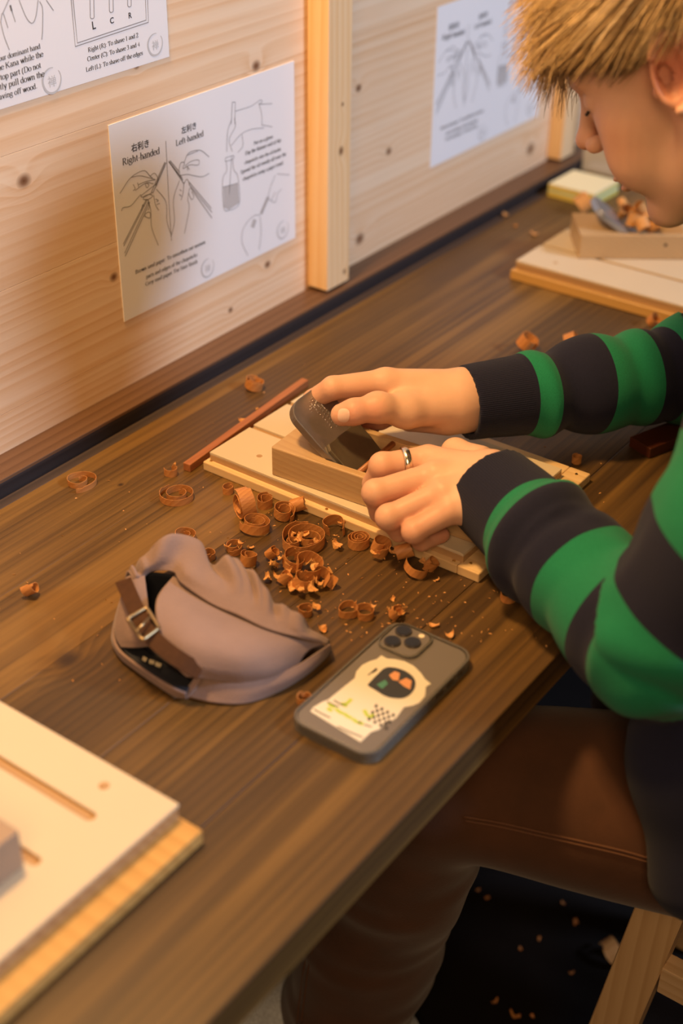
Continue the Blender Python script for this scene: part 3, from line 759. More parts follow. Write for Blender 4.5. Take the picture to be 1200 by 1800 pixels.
# --- trousers
HP_L, HP_R = vA(.06, -.86, -.205), vA(.215, -.85, -.205)
K_L, K_R = vA(-.150, -.498, -.158), vA(.30, -.47, -.17)
A_L, A_R = vA(-.092, -.372, -.64), vA(.415, -.575, -.62)
g_tr = [[cap(HP_L, HP_R, .115, .115, .03), cap(vA(.13, -.87, -.15), vA(.135, -.87, -.2), .13, .13, .03)],
        chain([HP_L, K_L, A_L], [.106, .070, .082], .02), chain([HP_R, K_R, A_R], [.105, .078, .080], .02)]
def tr_fn(p):
    d = sdf_eval(g_tr, p, .05); m = np.abs(d) < .04
    if m.any():
        q = p[m]
        for P, seed in (([HP_L, K_L, A_L], 31), ([HP_R, K_R, A_R], 33)):
            s, r = seg_param(q, P); Lk = np.linalg.norm(P[1]-P[0]); w = np.clip((s-Lk-.02)/.12, 0, 1)*np.exp(-np.maximum(r-.12, 0)/.02)
            d[m] -= w*(.0045*nz3(q*np.array([1, 1, 2.2]), 24, seed, 4)+.003*nz3(q*np.array([1, 1, 1.6]), 55, seed+7, 4))
            d[m] -= (1-w)*.0035*nz3(q, 34, seed+3, 4)
        d[m] -= .004*nz3(q, 26, 35, 4)
    d = np.where(p[:, 1] < -.70, np.maximum(d, -.2885-p[:, 2]), d)
    for A in (A_L, A_R):
        d = np.maximum(d, np.where(np.linalg.norm(p-A, axis=1) < .2, (A[2]-.015)-p[:, 2], -9))
    return d
lo, hi = bounds(g_tr, .03)
V, F = surface_nets(tr_fn, lo, hi, 0.0052)
def mat_trouser():
    m, nt, b = mat_base('brown_canvas'); k = NB(nt); tc = k.n('ShaderNodeTexCoord').outputs['Object']
    n1 = k.noise(tc, 14, 4, .6); n2 = k.noise(tc, 600, 3)
    k.put(b.inputs['Base Color'], k.mix(n1, (0.042, 0.019, 0.010), (0.115, 0.046, 0.021))); b.inputs['Roughness'].default_value = .85; b.inputs['Sheen Weight'].default_value = .15
    b.inputs['Specular IOR Level'].default_value = .2
    k.put(b.inputs['Normal'], k.bump(k.math('ADD', n2, k.math('MULTIPLY', n1, 2)), .3, .001)); return m
m_trou = mat_trouser()
tro = mesh_fast('trousers', V, F, m_trou, person)
print('trouser verts', len(V))
from mathutils.bvhtree import BVHTree
bv = BVHTree.FromPolygons([Vector(v) for v in V.tolist()], F.tolist())
def on_cloth(pts, lift):
    out = []
    for x, y in pts:
        d = Vector(ray(x, y)); d.normalize(); h = bv.ray_cast(Vector(CAM), d)
        if h[0] is not None: out.append(np.array(h[0]+h[1]*lift))
    return out
m_seam = plain('brown_seam', (0.14, 0.06, 0.028), .85)
for pts in (((815, 1435), (880, 1446), (950, 1462), (1020, 1478), (1090, 1494), (1140, 1508), (1190, 1520)), ((818, 1442), (880, 1453), (950, 1469), (1020, 1485), (1090, 1501), (1140, 1515), (1190, 1527)),
            ((548, 1650), (535, 1700), (528, 1750), (522, 1799)), ((556, 1650), (543, 1700), (536, 1750), (530, 1799))):
    q = on_cloth(pts, .0006)
    if len(q) > 2: tube('seam', catmull(q, 24), .0009, m_seam, tro, 5)
# --- hair: scalp cap and combed strands
N = 7500
ga = math.pi*(3-math.sqrt(5)); i = np.arange(N*3)
zz = 1-2*(i+.5)/(N*3); rr0 = np.sqrt(1-zz*zz); dirs = np.stack([rr0*np.cos(ga*i), rr0*np.sin(ga*i), zz], 1)
EC, ER = np.array([-.012, 0, .057]), np.array([.1005, .0775, .0855])
root = EC+dirs*ER
f_, l_, u_ = root.T
line = np.where(f_ > .03, .064+(f_-.03)*.40, np.where(f_ > .002, .040+(f_-.002)*.6, np.where(f_ > -.028, .040, -.03)))
root = root[u_ > line]
rs = np.random.RandomState(4); root = root[rs.permutation(len(root))[:N]]
f_, l_, u_ = root.T
gl = HM.T@vA(0, 0, -1)
top = np.clip((u_-.058)/.04, 0, 1)
side = 1-top
STEPS = 15
lenf = .0027+.0038*top-.0018*np.clip((f_)/.08, 0, 1)*top
lenf *= .75+.5*rs.rand(len(root))
p = root.copy(); pts = [HEADC+(p@HM.T)*HS]
nrm = (p-EC)/ER**2; nrm /= np.linalg.norm(nrm, axis=1)[:, None]
sw = np.sign(l_)*(.10+.25*rs.rand(len(root)))
flow = np.stack([np.where((f_ < -.016) & (u_ < .055), -.3, np.where(f_ > -.06, 1.0, .25)), sw+np.where(np.abs(l_) < .03, .5*rs.randn(len(root)), 0), -.25*side-.8*np.clip((-.02-f_)/.05, 0, 1)], 1)+.05*rs.randn(len(root), 3)
# locks: strands share a common sway
lk = np.stack([nz3(root, 75, 51, 3), nz3(root, 75, 52, 3), nz3(root, 75, 53, 3)], 1)
flow += .22*lk
dr_ = flow-nrm*(flow*nrm).sum(1)[:, None]; dr_ /= np.linalg.norm(dr_, axis=1)[:, None]
dr_ += nrm*(.10*top)[:, None]
lift = .003+.013*top*rs.rand(len(root))+.003*rs.rand(len(root))
for st in range(STEPS):
    dr_ /= np.linalg.norm(dr_, axis=1)[:, None]; p = p+dr_*lenf[:, None]
    q = (p-EC)/ER; rad = np.linalg.norm(q, axis=1); n = (p-EC)/ER**2; n /= np.linalg.norm(n, axis=1)[:, None]
    want = 1+lift*min(1, st/4)/.085
    ins = rad < want
    p = np.where(ins[:, None], EC+(q*(want/np.maximum(rad, 1e-6))[:, None])*ER, p)
    dr_ = np.where(ins[:, None], dr_-n*np.minimum((dr_*n).sum(1), 0)[:, None], dr_)
    dr_ = dr_+gl*(.008+.012*top)[:, None]*(.5+rs.rand(len(root))[:, None]*.5)+.022*rs.randn(len(root), 3)
    pts.append(HEADC+(p@HM.T)*HS)
pts = np.stack(pts, 1)
ns, m_ = pts.shape[:2]
T = np.gradient(pts, axis=1); T /= np.linalg.norm(T, axis=2)[..., None]+1e-9
A1 = np.cross(T, vA(.3, .2, .93)); A1 /= np.linalg.norm(A1, axis=2)[..., None]+1e-9; A2 = np.cross(T, A1)
rad = (.00066*(1-.80*np.linspace(0, 1, m_)**2))[None, :, None]
VV = np.stack([pts+rad*(math.cos(a)*A1+math.sin(a)*A2) for a in (0, 2.09, 4.19)], 2)
idx = np.arange(ns*m_*3).reshape(ns, m_, 3)
FF = np.concatenate([np.stack([idx[:, :-1, k_], idx[:, :-1, (k_+1) % 3], idx[:, 1:, (k_+1) % 3], idx[:, 1:, k_]], -1).reshape(-1, 4) for k_ in range(3)])
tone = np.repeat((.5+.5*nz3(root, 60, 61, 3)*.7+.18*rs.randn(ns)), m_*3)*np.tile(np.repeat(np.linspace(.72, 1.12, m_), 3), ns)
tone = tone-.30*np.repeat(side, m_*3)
def mat_hair():
    m, nt, b = mat_base('blond_hair'); k = NB(nt)
    t = k.n('ShaderNodeAttribute', attribute_name='tone').outputs['Fac']
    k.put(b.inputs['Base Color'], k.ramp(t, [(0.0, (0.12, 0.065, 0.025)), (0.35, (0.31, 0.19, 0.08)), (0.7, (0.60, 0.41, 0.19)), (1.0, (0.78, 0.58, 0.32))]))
    b.inputs['Roughness'].default_value = .42; b.inputs['Specular IOR Level'].default_value = .5; return m
m_hair = mat_hair()
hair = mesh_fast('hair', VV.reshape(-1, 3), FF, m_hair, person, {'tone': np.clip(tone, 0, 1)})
hair['kind'] = 'stuff'
gc = [[hell((-.013, 0, .059), (.1025, .0785, .0865)), hcap((.060, -.2, -.070), (.060, .2, -.070), .115, .115, .006, 's'), ]]
def cap_fn(p):
    d = sdf_eval(gc, p, .06); q = (p-HEADC)@HM/HS
    f, u = q[:, 0], q[:, 2]; ln = np.where(f > .03, .060+(f-.03)*.36, np.where(f > .002, .042+(f-.002)*.6, np.where(f > -.028, .042, -.03)))
    return np.maximum(d, (ln-u)*.8)
V, F = surface_nets(cap_fn, *bounds(gc[0:1] and [[gc[0][0]]], .01), .0032)
mesh_fast('scalp_hair', V, F, m_hair, person, {'tone': np.full(len(V), .30)})
# eyelashes and brow of the near eye
for nm, pl_, r, n_ in (('eyebrow', [(.104, .008, .056), (.098, .028, .060), (.082, .050, .056)], .0028, 14), ('eyelash', [(.0905, .022, .0225), (.0925, .032, .0200), (.0870, .043, .0215)], .0018, 10)):
    for s in (1, -1):
        c = catmull([H(a, s*b, c_) for a, b, c_ in pl_], n_); tube(nm, c, [r*HS*(1-.7*abs(2*t-1)**2) for t in np.linspace(0, 1, n_)], m_hair if nm == 'eyebrow' else m_hole, person, 6)
# ================================================================ stool and shoes
def atx(x, y, X):
    d = ray(x, y); return CAM+d*(X-CAM[0])/d[0]
m_stool = wood('stool_pine', [(0, (0.62, 0.42, 0.22)), (0.5, (0.52, 0.33, 0.16)), (1, (0.33, 0.19, 0.08))], 'Z', ring=80, stretch=.06, fibre=300, rough=.5, bump=.15, perobj=.7)
m_stoolx = wood('stool_pine_rail', [(0, (0.62, 0.44, 0.26)), (0.5, (0.54, 0.36, 0.19)), (1, (0.36, 0.22, 0.10))], 'Y', ring=80, stretch=.06, fibre=300, rough=.5, bump=.15, perobj=.7)
stool = empty('stool', (.12, -.85, FLOOR), 'pale pine stool under the seated worker, one leg showing', 'stool')
pa, pb = atx(1105, 1618, -.052), atx(1034, 1800, -.052)
slope = (pb[1]-pa[1])/(pb[2]-pa[2])
def leg_y(z): return pa[1]+slope*(z-pa[2])
SEAT = -0.2895
def stool_leg(x0, front):
    bm = bmesh.new(); bm_box(bm, (0, -.046, 0), (.028, 0, 1), .0012, 1)
    z0, z1 = FLOOR, SEAT-.003
    for v in bm.verts:
        z = z0+(z1-z0)*v.co.z; y = leg_y(z)
        if not front: y = -1.70-y+.03
        v.co = Vector((x0+v.co.x, y+v.co.y, z))
    return from_bm('leg', bm, m_stool, stool)
for x0 in (-.052, .278):
    stool_leg(x0, True); stool_leg(x0, False)
for x0 in (-.049, .281): box('stretcher', (x0, -.97, -.408), (x0+.022, leg_y(-.39)-.047, -.372), m_stoolx, stool, .001)
box('apron', (-.022, leg_y(-.38)-.036, -.39), (.278, leg_y(-.38)-.012, SEAT-.0305), m_stoolx, stool, .001)
for i in range(3): box('seat_board', (-.022, -.985+.075*i, SEAT-.030), (.276, -.985+.075*i+.0735, SEAT-.002), m_stoolx, stool, .002)
m_shoe = plain('grey_mesh_fabric', (0.55, 0.58, 0.62), .8, bump=.6, bscale=380, var=.7)
m_sole = plain('white_rubber_sole', (0.62, 0.66, 0.70), .5)
m_lace = plain('white_lace', (0.6, 0.62, 0.64), .7)
def shoe(A, az):
    a = math.radians(az); d = vA(math.cos(a), math.sin(a), 0); n = vA(-math.sin(a), math.cos(a), 0); o = vA(A[0], A[1], FLOOR)
    P = lambda f, s, z: o+d*f+n*s+vA(0, 0, z)
    g = [[cap(P(-.045, 0, .045), P(.06, 0, .05), .036, .040, .02), cap(P(.06, 0, .045), P(.165, .006, .028), .042, .030, .02), cap(P(-.03, 0, .05), P(-.025, 0, .095), .034, .036, .02)]]
    fn = lambda p: np.maximum(np.maximum(sdf_eval(g, p, .04), FLOOR+.022-p[:, 2]), p[:, 2]-(FLOOR+.112))
    V, F = surface_nets(fn, *bounds(g, .01), .004); s = mesh_fast('shoe', V, F, m_shoe, person)
    g2 = [[cap(P(-.048, 0, .02), P(.07, 0, .02), .042, .048, .02), cap(P(.07, 0, .02), P(.165, .006, .02), .048, .037, .02)]]
    fn2 = lambda p: np.maximum(np.maximum(sdf_eval(g2, p, .05), FLOOR+.0005-p[:, 2]), p[:, 2]-(FLOOR+.030))
    V, F = surface_nets(fn2, *bounds(g2, .01), .004); q = mesh_fast('sole', V, F, m_sole, s)
    for i in range(4):
        f = .045+.022*i; z = .094-.010*i
        tube('lace', [P(f, -.024, z-.012), P(f+.004, -.01, z), P(f+.004, .01, z), P(f, .026, z-.012)], .0026, m_lace, s, 6)
    v2 = catmull([P(.035, .01, .100), P(.045, .035, .088), P(.06, .05, .062), P(.045, .045, .045)], 16); tube('lace', v2, .0024, m_lace, s, 6)
shoe(A_L, 118); shoe(A_R, 96)
# ring on the index finger, thumb nail
rc = LH['index'][0]+(LH['index'][1]-LH['index'][0])*.50; rd = LH['index'][1]-LH['index'][0]; rd /= np.linalg.norm(rd)
bm = bmesh.new()
e1 = np.cross(rd, vA(0, 0, 1)); e1 /= np.linalg.norm(e1); e2 = np.cross(rd, e1)
n_ = 40; prof = [(-.0038, .0000), (-.0030, .0014), (0, .0019), (.0030, .0014), (.0038, .0000), (.0, -.0004)]
Rg = [[bm.verts.new(Vector(rc+rd*a+(e1*math.cos(2*math.pi*i/n_)+e2*math.sin(2*math.pi*i/n_))*(.0132+b))) for a, b in prof] for i in range(n_)]
for i in range(n_):
    for j in range(6): bm.faces.new((Rg[i][j], Rg[i][(j+1) % 6], Rg[(i+1) % n_][(j+1) % 6], Rg[(i+1) % n_][j]))
from_bm('finger_ring', bm, plain('silver', (.80, .74, .62), .22, 1.0), person, True)
m_nail = plain('fingernail', (.74, .50, .40), .22)
bvb = BVHTree.FromPolygons([v.co for v in BODY.data.vertices], [tuple(p.vertices) for p in BODY.data.polygons])
def nail(name, cx, cy, rx, ry, ang, lift=.0003):
    """thin plate lying on the finger, outlined as an ellipse seen from the front of it"""
    V, F = [], []; rings = 6; seg = 20
    c, s = math.cos(math.radians(ang)), math.sin(math.radians(ang))
    for r in range(rings+1):
        for k_ in range(seg):
            a = 2*math.pi*k_/seg; rr = r/rings; u = rx*rr*np.sign(math.cos(a))*abs(math.cos(a))**.75; v = ry*rr*np.sign(math.sin(a))*abs(math.sin(a))**.75
            d = Vector(ray(cx+u*c-v*s, cy+u*s+v*c)); d.normalize(); h = bvb.ray_cast(Vector(CAM), d)
            if h[0] is None: print('nail misses', cx+u*c-v*s, cy+u*s+v*c); return
            V.append(np.array(h[0]+h[1]*(lift+(.0004*(1-rr**4)))))
    for r in range(rings):
        for k_ in range(seg): F.append((r*seg+k_, r*seg+(k_+1) % seg, (r+1)*seg+(k_+1) % seg, (r+1)*seg+k_))
    mesh(name, V, F, m_nail, person, True)
nail('thumbnail', 604, 730, 10.5, 12, 4, .0004)

# ================================================================ stick blank left of the board
m_stick = wood('reddish_stick', [(0, (0.40, 0.155, 0.055)), (0.5, (0.32, 0.11, 0.038)), (1, (0.19, 0.06, 0.02))], 'X', ring=150, stretch=.05, fibre=500, rough=.5, bump=.2, perobj=.2)
def bar_between(name, a, b, w, h, mat, parent=None, bev=.0004, taper=1.0):
    a, b = np.array(a, float), np.array(b, float); L = np.linalg.norm(b-a); x = (b-a)/L; y = np.cross(vA(0, 0, 1), x); y /= np.linalg.norm(y); z = np.cross(x, y)
    bm = bmesh.new(); bm_box(bm, (0, -w/2, -h/2), (L, w/2, h/2), bev, 1)
    for v in bm.verts:
        t = v.co.x/L; s = 1+(taper-1)*t; v.co = Vector(a+x*v.co.x+y*v.co.y*s+z*(v.co.z*s))
    return from_bm(name, bm, mat, parent)
o = bar_between('wood_stick', [*atz(328, 822, .0045)[:2], .0046], [*atz(536, 672, .004)[:2], .0042], .0088, .0088, m_stick)
tag(o, 'reddish square wooden stick lying left of the central planing board', 'stick')
o = bar_between('wood_stick', [*atz(1123, 790, .004)[:2], .0062], [*(atz(1123, 790, .004)[:2]+vA(.10, -.035)), .0062], .030, .0118, plain('dark_red_wood', (.085, .022, .010), .35), bev=.0006)
tag(o, 'short dark red-brown wood strip between the two striped sleeves', 'wood strip')
# note pad, card stand beyond
pad = empty('note_pad', (.905, -.085, 0), 'thick pad of yellow notes on the bench under the worker nose', 'note pad')
c4 = [atz(962, 326, .020)[:2], atz(1040, 342, .020)[:2], atz(1090, 318, .020)[:2], atz(1012, 294, .020)[:2]]
c0_ = np.mean(c4, axis=0); e = (np.array(c4[1])-c4[0]+np.array(c4[2])-c4[3])/2; an = math.atan2(e[1], e[0])
TN = Matrix.Translation((c0_[0], c0_[1], 0)) @ Matrix.Rotation(an, 4, 'Z')
mp1, mp2, mp3 = plain('yellow_paper', (.72, .58, .13), .8), plain('cream_paper', (.82, .76, .50), .8), plain('pale_green_paper', (.55, .70, .52), .8)
for i, (m, z0, z1) in enumerate(((mp1, 0.0, .0075), (mp3, .0076, .0110), (mp1, .0111, .0175), (mp2, .0176, .0200))):
    box('note_block', (-.0385, -.0385, z0), (.0385, .0385, z1), m, pad, .0003, 1, TN @ Matrix.Rotation(.012*i, 4, 'Z'))
m_acr, nt, b = mat_base('clear_acrylic'); b.inputs['Base Color'].default_value = (.86, .86, .88, 1); b.inputs['Roughness'].default_value = .25; b.inputs['Transmission Weight'].default_value = .45; b.inputs['IOR'].default_value = 1.2
st = empty('card_stand', (1.02, -.075, 0), 'cloudy clear acrylic card stand behind the yellow note pad', 'card stand')
box('upright', (.985, -.125, .004), (.988, -.040, .15), m_acr, st, .0006, 1); box('foot', (.985, -.125, 0), (1.03, -.040, .004), m_acr, st, .0006, 1)

# ================================================================ posters: paper, lettering and line drawings (flat print)
m_paper = plain('white_paper', (.80, .80, .83), .75)
m_ink = plain('black_ink', (.035, .033, .035), .7); m_line = plain('grey_ink', (.25, .24, .24), .7); m_seal = plain('pale_seal_ink', (.52, .52, .53), .7); m_grey = plain('grey_wash', (.50, .48, .48), .7)
GL = {}
def arc(cx, cy, rx, ry, a0, a1, n=14): return [(cx+rx*math.cos(math.radians(a0+(a1-a0)*i/n)), cy+ry*math.sin(math.radians(a0+(a1-a0)*i/n))) for i in range(n+1)]
def stem(x, y0, y1): return [(x, y0), (x, y1)]
def ser(x, y, l=.075, r=.075): return ('s', x-l, x+r, y)
X, CPH, AS, DS = .45, .66, .68, -.2
GL['a'] = (.44, [arc(.20, .33, .12, .115, 160, 0)+[(.32, .06), (.36, .01), (.43, .04)], arc(.19, .125, .135, .125, 60, 320)+[(.32, .10)], [(.32, .25), (.22, .245)]])
GL['b'] = (.50, [stem(.11, 0, AS), ser(.11, AS, .09, 0), arc(.26, .225, .17, .225, 150, -150)])
GL['c'] = (.44, [arc(.24, .225, .19, .225, 45, 320)])
GL['d'] = (.50, [stem(.38, .03, AS), ser(.38, AS, .09, 0), ser(.40, .015, 0, .08), arc(.23, .225, .18, .225, 30, 330)])
GL['e'] = (.44, [arc(.23, .225, .19, .225, 5, 325), [(.05, .25), (.41, .25)]])
GL['f'] = (.33, [[(.14, 0), (.14, .52)]+arc(.26, .54, .12, .13, 180, 40), [(.02, X), (.28, X)], ser(.14, 0)])
GL['g'] = (.50, [arc(.22, .29, .15, .155, 0, 360, 20), [(.35, .42), (.46, .43)], [(.12, .16), (.10, .08), (.36, .06), (.43, -.05), (.35, -.17), (.18, -.20), (.05, -.13), (.10, -.01)]])
GL['h'] = (.50, [stem(.11, 0, AS), ser(.11, AS, .09, 0), ser(.11, 0), arc(.25, .29, .14, .15, 160, 0)+[(.39, 0)], ser(.39, 0)])
GL['i'] = (.28, [stem(.14, 0, X), ser(.14, X, .09, 0), ser(.14, 0), ('d', .13, .61)])
GL['K'] = (.72, [stem(.13, 0, CPH), ser(.13, 0), ser(.13, CPH), [(.58, CPH), (.17, .30)], [(.28, .40), (.60, 0)], ser(.62, 0), ser(.58, CPH)])
GL['k'] = (.50, [stem(.11, 0, AS), ser(.11, AS, .09, 0), ser(.11, 0), [(.38, X), (.14, .20)], [(.20, .26), (.42, 0)], ser(.43, 0, .07, .05)])
GL['l'] = (.28, [stem(.14, 0, AS), ser(.14, AS, .09, 0), ser(.14, 0)])
GL['m'] = (.78, [stem(.11, 0, X), ser(.11, X, .09, 0), ser(.11, 0), arc(.24, .29, .14, .15, 160, 0)+[(.38, 0)], ser(.38, 0), arc(.52, .29, .14, .15, 160, 0)+[(.66, 0)], ser(.66, 0)])
GL['n'] = (.50, [stem(.11, 0, X), ser(.11, X, .09, 0), ser(.11, 0), arc(.25, .29, .14, .15, 160, 0)+[(.39, 0)], ser(.39, 0)])
GL['o'] = (.50, [arc(.25, .225, .20, .225, 0, 360, 24)])
GL['p'] = (.50, [stem(.11, DS, X), ser(.11, X, .09, 0), ser(.11, DS), arc(.26, .225, .18, .225, 150, -150)])
GL['r'] = (.34, [stem(.11, 0, X), ser(.11, X, .09, 0), ser(.11, 0), arc(.24, .31, .13, .13, 170, 50)])
GL['s'] = (.39, [[(.32, .34), (.26, .43), (.15, .44), (.08, .35), (.14, .26), (.27, .20), (.33, .11), (.25, .01), (.13, .01), (.06, .11)]])
GL['t'] = (.30, [[(.14, .58), (.14, .07), (.19, .01), (.28, .05)], [(.03, X), (.27, X)]])
GL['u'] = (.50, [[(.11, X), (.11, .14)]+arc(.24, .14, .13, .14, 180, 330), stem(.39, 0, X), ser(.11, X, .09, 0), ser(.39, X, .09, 0), ser(.41, 0, 0, .07)])
GL['v'] = (.50, [[(.08, X), (.25, 0)], [(.25, 0), (.42, X)], ser(.09, X), ser(.41, X)])
GL['w'] = (.72, [[(.08, X), (.24, 0)], [(.24, 0), (.37, X)], [(.37, X), (.51, 0)], [(.51, 0), (.65, X)], ser(.09, X), ser(.37, X), ser(.64, X)])
GL['x'] = (.50, [[(.08, X), (.42, 0)], [(.08, 0), (.42, X)], ser(.09, X), ser(.41, X), ser(.09, 0), ser(.41, 0)])
GL['y'] = (.50, [[(.08, X), (.26, 0)], [(.42, X), (.18, DS), (.08, DS)], ser(.09, X), ser(.41, X)])
GL['R'] = (.67, [stem(.15, 0, CPH), ser(.15, 0), [(.08, CPH), (.30, CPH)]+arc(.30, .49, .18, .17, 90, -90)+[(.17, .32)], [(.30, .32), (.58, 0)], ser(.60, 0, .05, .06)])
GL['L'] = (.61, [stem(.15, 0, CPH), ser(.15, CPH), [(.06, 0), (.52, 0), (.55, .16)]])
GL['C'] = (.67, [arc(.35, .33, .30, .34, 42, 322), [(.60, .66), (.60, .44)]])
GL['T'] = (.61, [stem(.30, 0, CPH), ser(.30, 0, .1, .1), [(.04, .50), (.05, CPH), (.55, CPH), (.56, .50)]])
GL['D'] = (.72, [stem(.15, 0, CPH), [(.06, CPH), (.30, CPH)]+arc(.32, .33, .33, .33, 90, -90)+[(.06, 0)]])
GL['G'] = (.72, [arc(.35, .33, .30, .34, 45, 330)+[(.60, .27)], ser(.60, .28, .11, .09)])
GL['B'] = (.66, [stem(.15, 0, CPH), [(.06, CPH), (.30, CPH)]+arc(.31, .50, .17, .16, 90, -90)+[(.17, .345)], [(.30, .345)]+arc(.32, .17, .21, .17, 90, -90)+[(.06, 0)]])
GL['S'] = (.55, [[(.44, .50), (.36, .65), (.20, .66), (.10, .53), (.18, .40), (.37, .28), (.46, .15), (.36, .01), (.18, .0), (.07, .16)]])
GL['P'] = (.56, [stem(.15, 0, CPH), ser(.15, 0), [(.06, CPH), (.30, CPH)]+arc(.30, .48, .19, .18, 90, -90)+[(.17, .30)]])
GL['F'] = (.55, [stem(.15, 0, CPH), ser(.15, 0), [(.06, CPH), (.50, CPH), (.51, .50)], [(.15, .34), (.38, .34)]])
GL['Y'] = (.70, [[(.08, CPH), (.35, .30)], [(.35, .30), (.62, CPH)], stem(.35, 0, .30), ser(.35, 0, .1, .1), ser(.10, CPH), ser(.60, CPH)])
GL['1'] = (.50, [[(.12, .55), (.26, .66), (.26, 0)], ser(.26, 0, .12, .12)])
GL['2'] = (.50, [[(.07, .50), (.13, .63), (.25, .67), (.38, .58), (.36, .42), (.07, 0), (.38, 0), (.45, .11)]])
GL['3'] = (.50, [[(.08, .54), (.16, .65), (.30, .65), (.37, .52), (.30, .40), (.20, .36)], [(.20, .36), (.34, .32), (.40, .18), (.32, .03), (.17, -.01), (.06, .05)]])
GL['4'] = (.50, [[(.36, 0), (.36, .66), (.05, .20), (.46, .20)]])
GL['('] = (.33, [arc(.40, .24, .32, .46, 125, 235)])
GL[')'] = (.33, [arc(-.07, .24, .32, .46, 55, -55)])
GL[':'] = (.28, [('d', .14, .05), ('d', .14, .40)]); GL['.'] = (.25, [('d', .12, .05)]); GL[','] = (.25, [('d', .12, .05), [(.13, .04), (.10, -.10)]]); GL['-'] = (.33, [[(.04, .23), (.29, .23)]]); GL[' '] = (.25, [])
class Print:
    """flat print gathered on the wall plane: u along the wall, v up"""
    def __init__(s): s.V, s.F, s.done = [], [], []
    def cut(s):
        if s.V: s.done.append((s.V, s.F))
        s.V, s.F = [], []
    def quad(s, a, b, c, d):
        n = len(s.V); s.V += [a, b, c, d]; s.F.append((n, n+1, n+2, n+3))
    def ribbon(s, pts, w, nib=None):
        P = np.asarray(pts, float)
        if len(P) < 2: return
        T = np.gradient(P, axis=0); T /= np.linalg.norm(T, axis=1)[:, None]+1e-12
        N = np.stack([-T[:, 1], T[:, 0]], 1); W = np.full(len(P), w) if np.isscalar(w) else np.asarray(w)
        if nib: W = nib[0]+(nib[1]-nib[0])*np.abs(T[:, 1])**1.5
        n = len(s.V)
        for p, q, ww in zip(P, N, W): s.V += [tuple(p+q*ww/2), tuple(p-q*ww/2)]
        for i in range(len(P)-1): s.F.append((n+2*i, n+2*i+1, n+2*i+3, n+2*i+2))
    def text(s, txt, p0, p1, h=None, weight=1.0):
        """serif lettering from baseline point p0 to p1 (wall coordinates); height from the fitted width unless given"""
        s.cut()
        p0, p1 = np.array(p0), np.array(p1); tot = sum(GL[c][0] for c in txt); L = np.linalg.norm(p1-p0); sx = L/tot; d = (p1-p0)/L; n = np.array([-d[1], d[0]]); sy = h or sx
        M = lambda q: [tuple(p0+d*(x0+a)*sx+n*b*sy) for a, b in q]; x0 = 0.0; th, tk = .034*sy*weight, .088*min(sx, sy)*weight
        for c in txt:
            for k in GL[c][1]:
                if k[0] == 's': s.ribbon(M([(k[1], k[3]), (k[2], k[3])]), th)
                elif k[0] == 'd': s.ribbon(M([(k[1]-.045, k[2]), (k[1]+.045, k[2])]), .09*sy)
                else: s.ribbon(M(k if len(k) == 2 or len(k) > 8 else catmull(k, 4*len(k)) if c in 'sS23g' else k), 0, (th, tk))
            x0 += GL[c][0]
    def glyphs(s, txt, p0, p1, join=False):
        """characters of the built-in typeface, fitted between two baseline points"""
        if not join: s.cut()
        cu = bpy.data.curves.new('t', 'FONT'); cu.body = txt; cu.resolution_u = 3; cu.offset = .0 if join else .018; ob = bpy.data.objects.new('t', cu); COL.objects.link(ob)
        bpy.context.view_layer.update(); me = bpy.data.meshes.new_from_object(ob.evaluated_get(bpy.context.evaluated_depsgraph_get()))
        if len(me.vertices):
            co = np.array([v.co[:2] for v in me.vertices]); a, b = co[:, 0].min(), co[:, 0].max(); p0, p1 = np.array(p0), np.array(p1); L = np.linalg.norm(p1-p0); d = (p1-p0)/L; m = np.array([-d[1], d[0]]); sc = L/(b-a)
            n = len(s.V); s.V += [tuple(p0+d*(c[0]-a)*sc+m*c[1]*sc) for c in co]; s.F += [tuple(n+i for i in p.vertices) for p in me.polygons]
        bpy.data.objects.remove(ob); bpy.data.curves.remove(cu); bpy.data.meshes.remove(me)
    def build(s, name, mat, parent, y, off=(0, 0)):
        s.cut()
        for V, F in s.done: mesh(name, [(a+off[0], y, b+off[1]) for a, b in V], F, mat, parent)
def wl(x, y):
    q = aty(x, y, -.0012); return np.array([q[0], q[2]])
def wp(pts): return [wl(*p) for p in pts]
def crop(pts, x0, y0, s): return [(x0+a/s, y0+b/s) for a, b in pts]
def poster(label, corners, prints, off=(0, 0)):
    x0, x1, z0, z1 = corners; x0 += off[0]; x1 += off[0]; z0 += off[1]; z1 += off[1]
    t = empty('poster', ((x0+x1)/2, -.001, (z0+z1)/2), label, 'poster')
    bm = bmesh.new(); bm_box(bm, (x0, -.0009, z0), (x1, -.0001, z1), mtx=None); from_bm('paper', bm, m_paper, t)
    for nm, pr, mt in prints: pr.build(nm, mt, t, -.0011, off)
    return t
def seal(P, c, r):
    P.cut(); c = np.array(c); n = 40
    pts = [(c[0]+r*math.cos(a)*(1+.03*math.sin(3*a)), c[1]+r*math.sin(a)) for a in np.linspace(math.radians(75), math.radians(400), n)]
    P.ribbon(pts, [r*(.06+.20*math.sin(math.pi*i/(n-1))**1.0*(1-.6*i/n)) for i in range(n)])
    P.glyphs('禅', (c[0]-r*.45, c[1]-r*.42), (c[0]+r*.45, c[1]-r*.42), True)
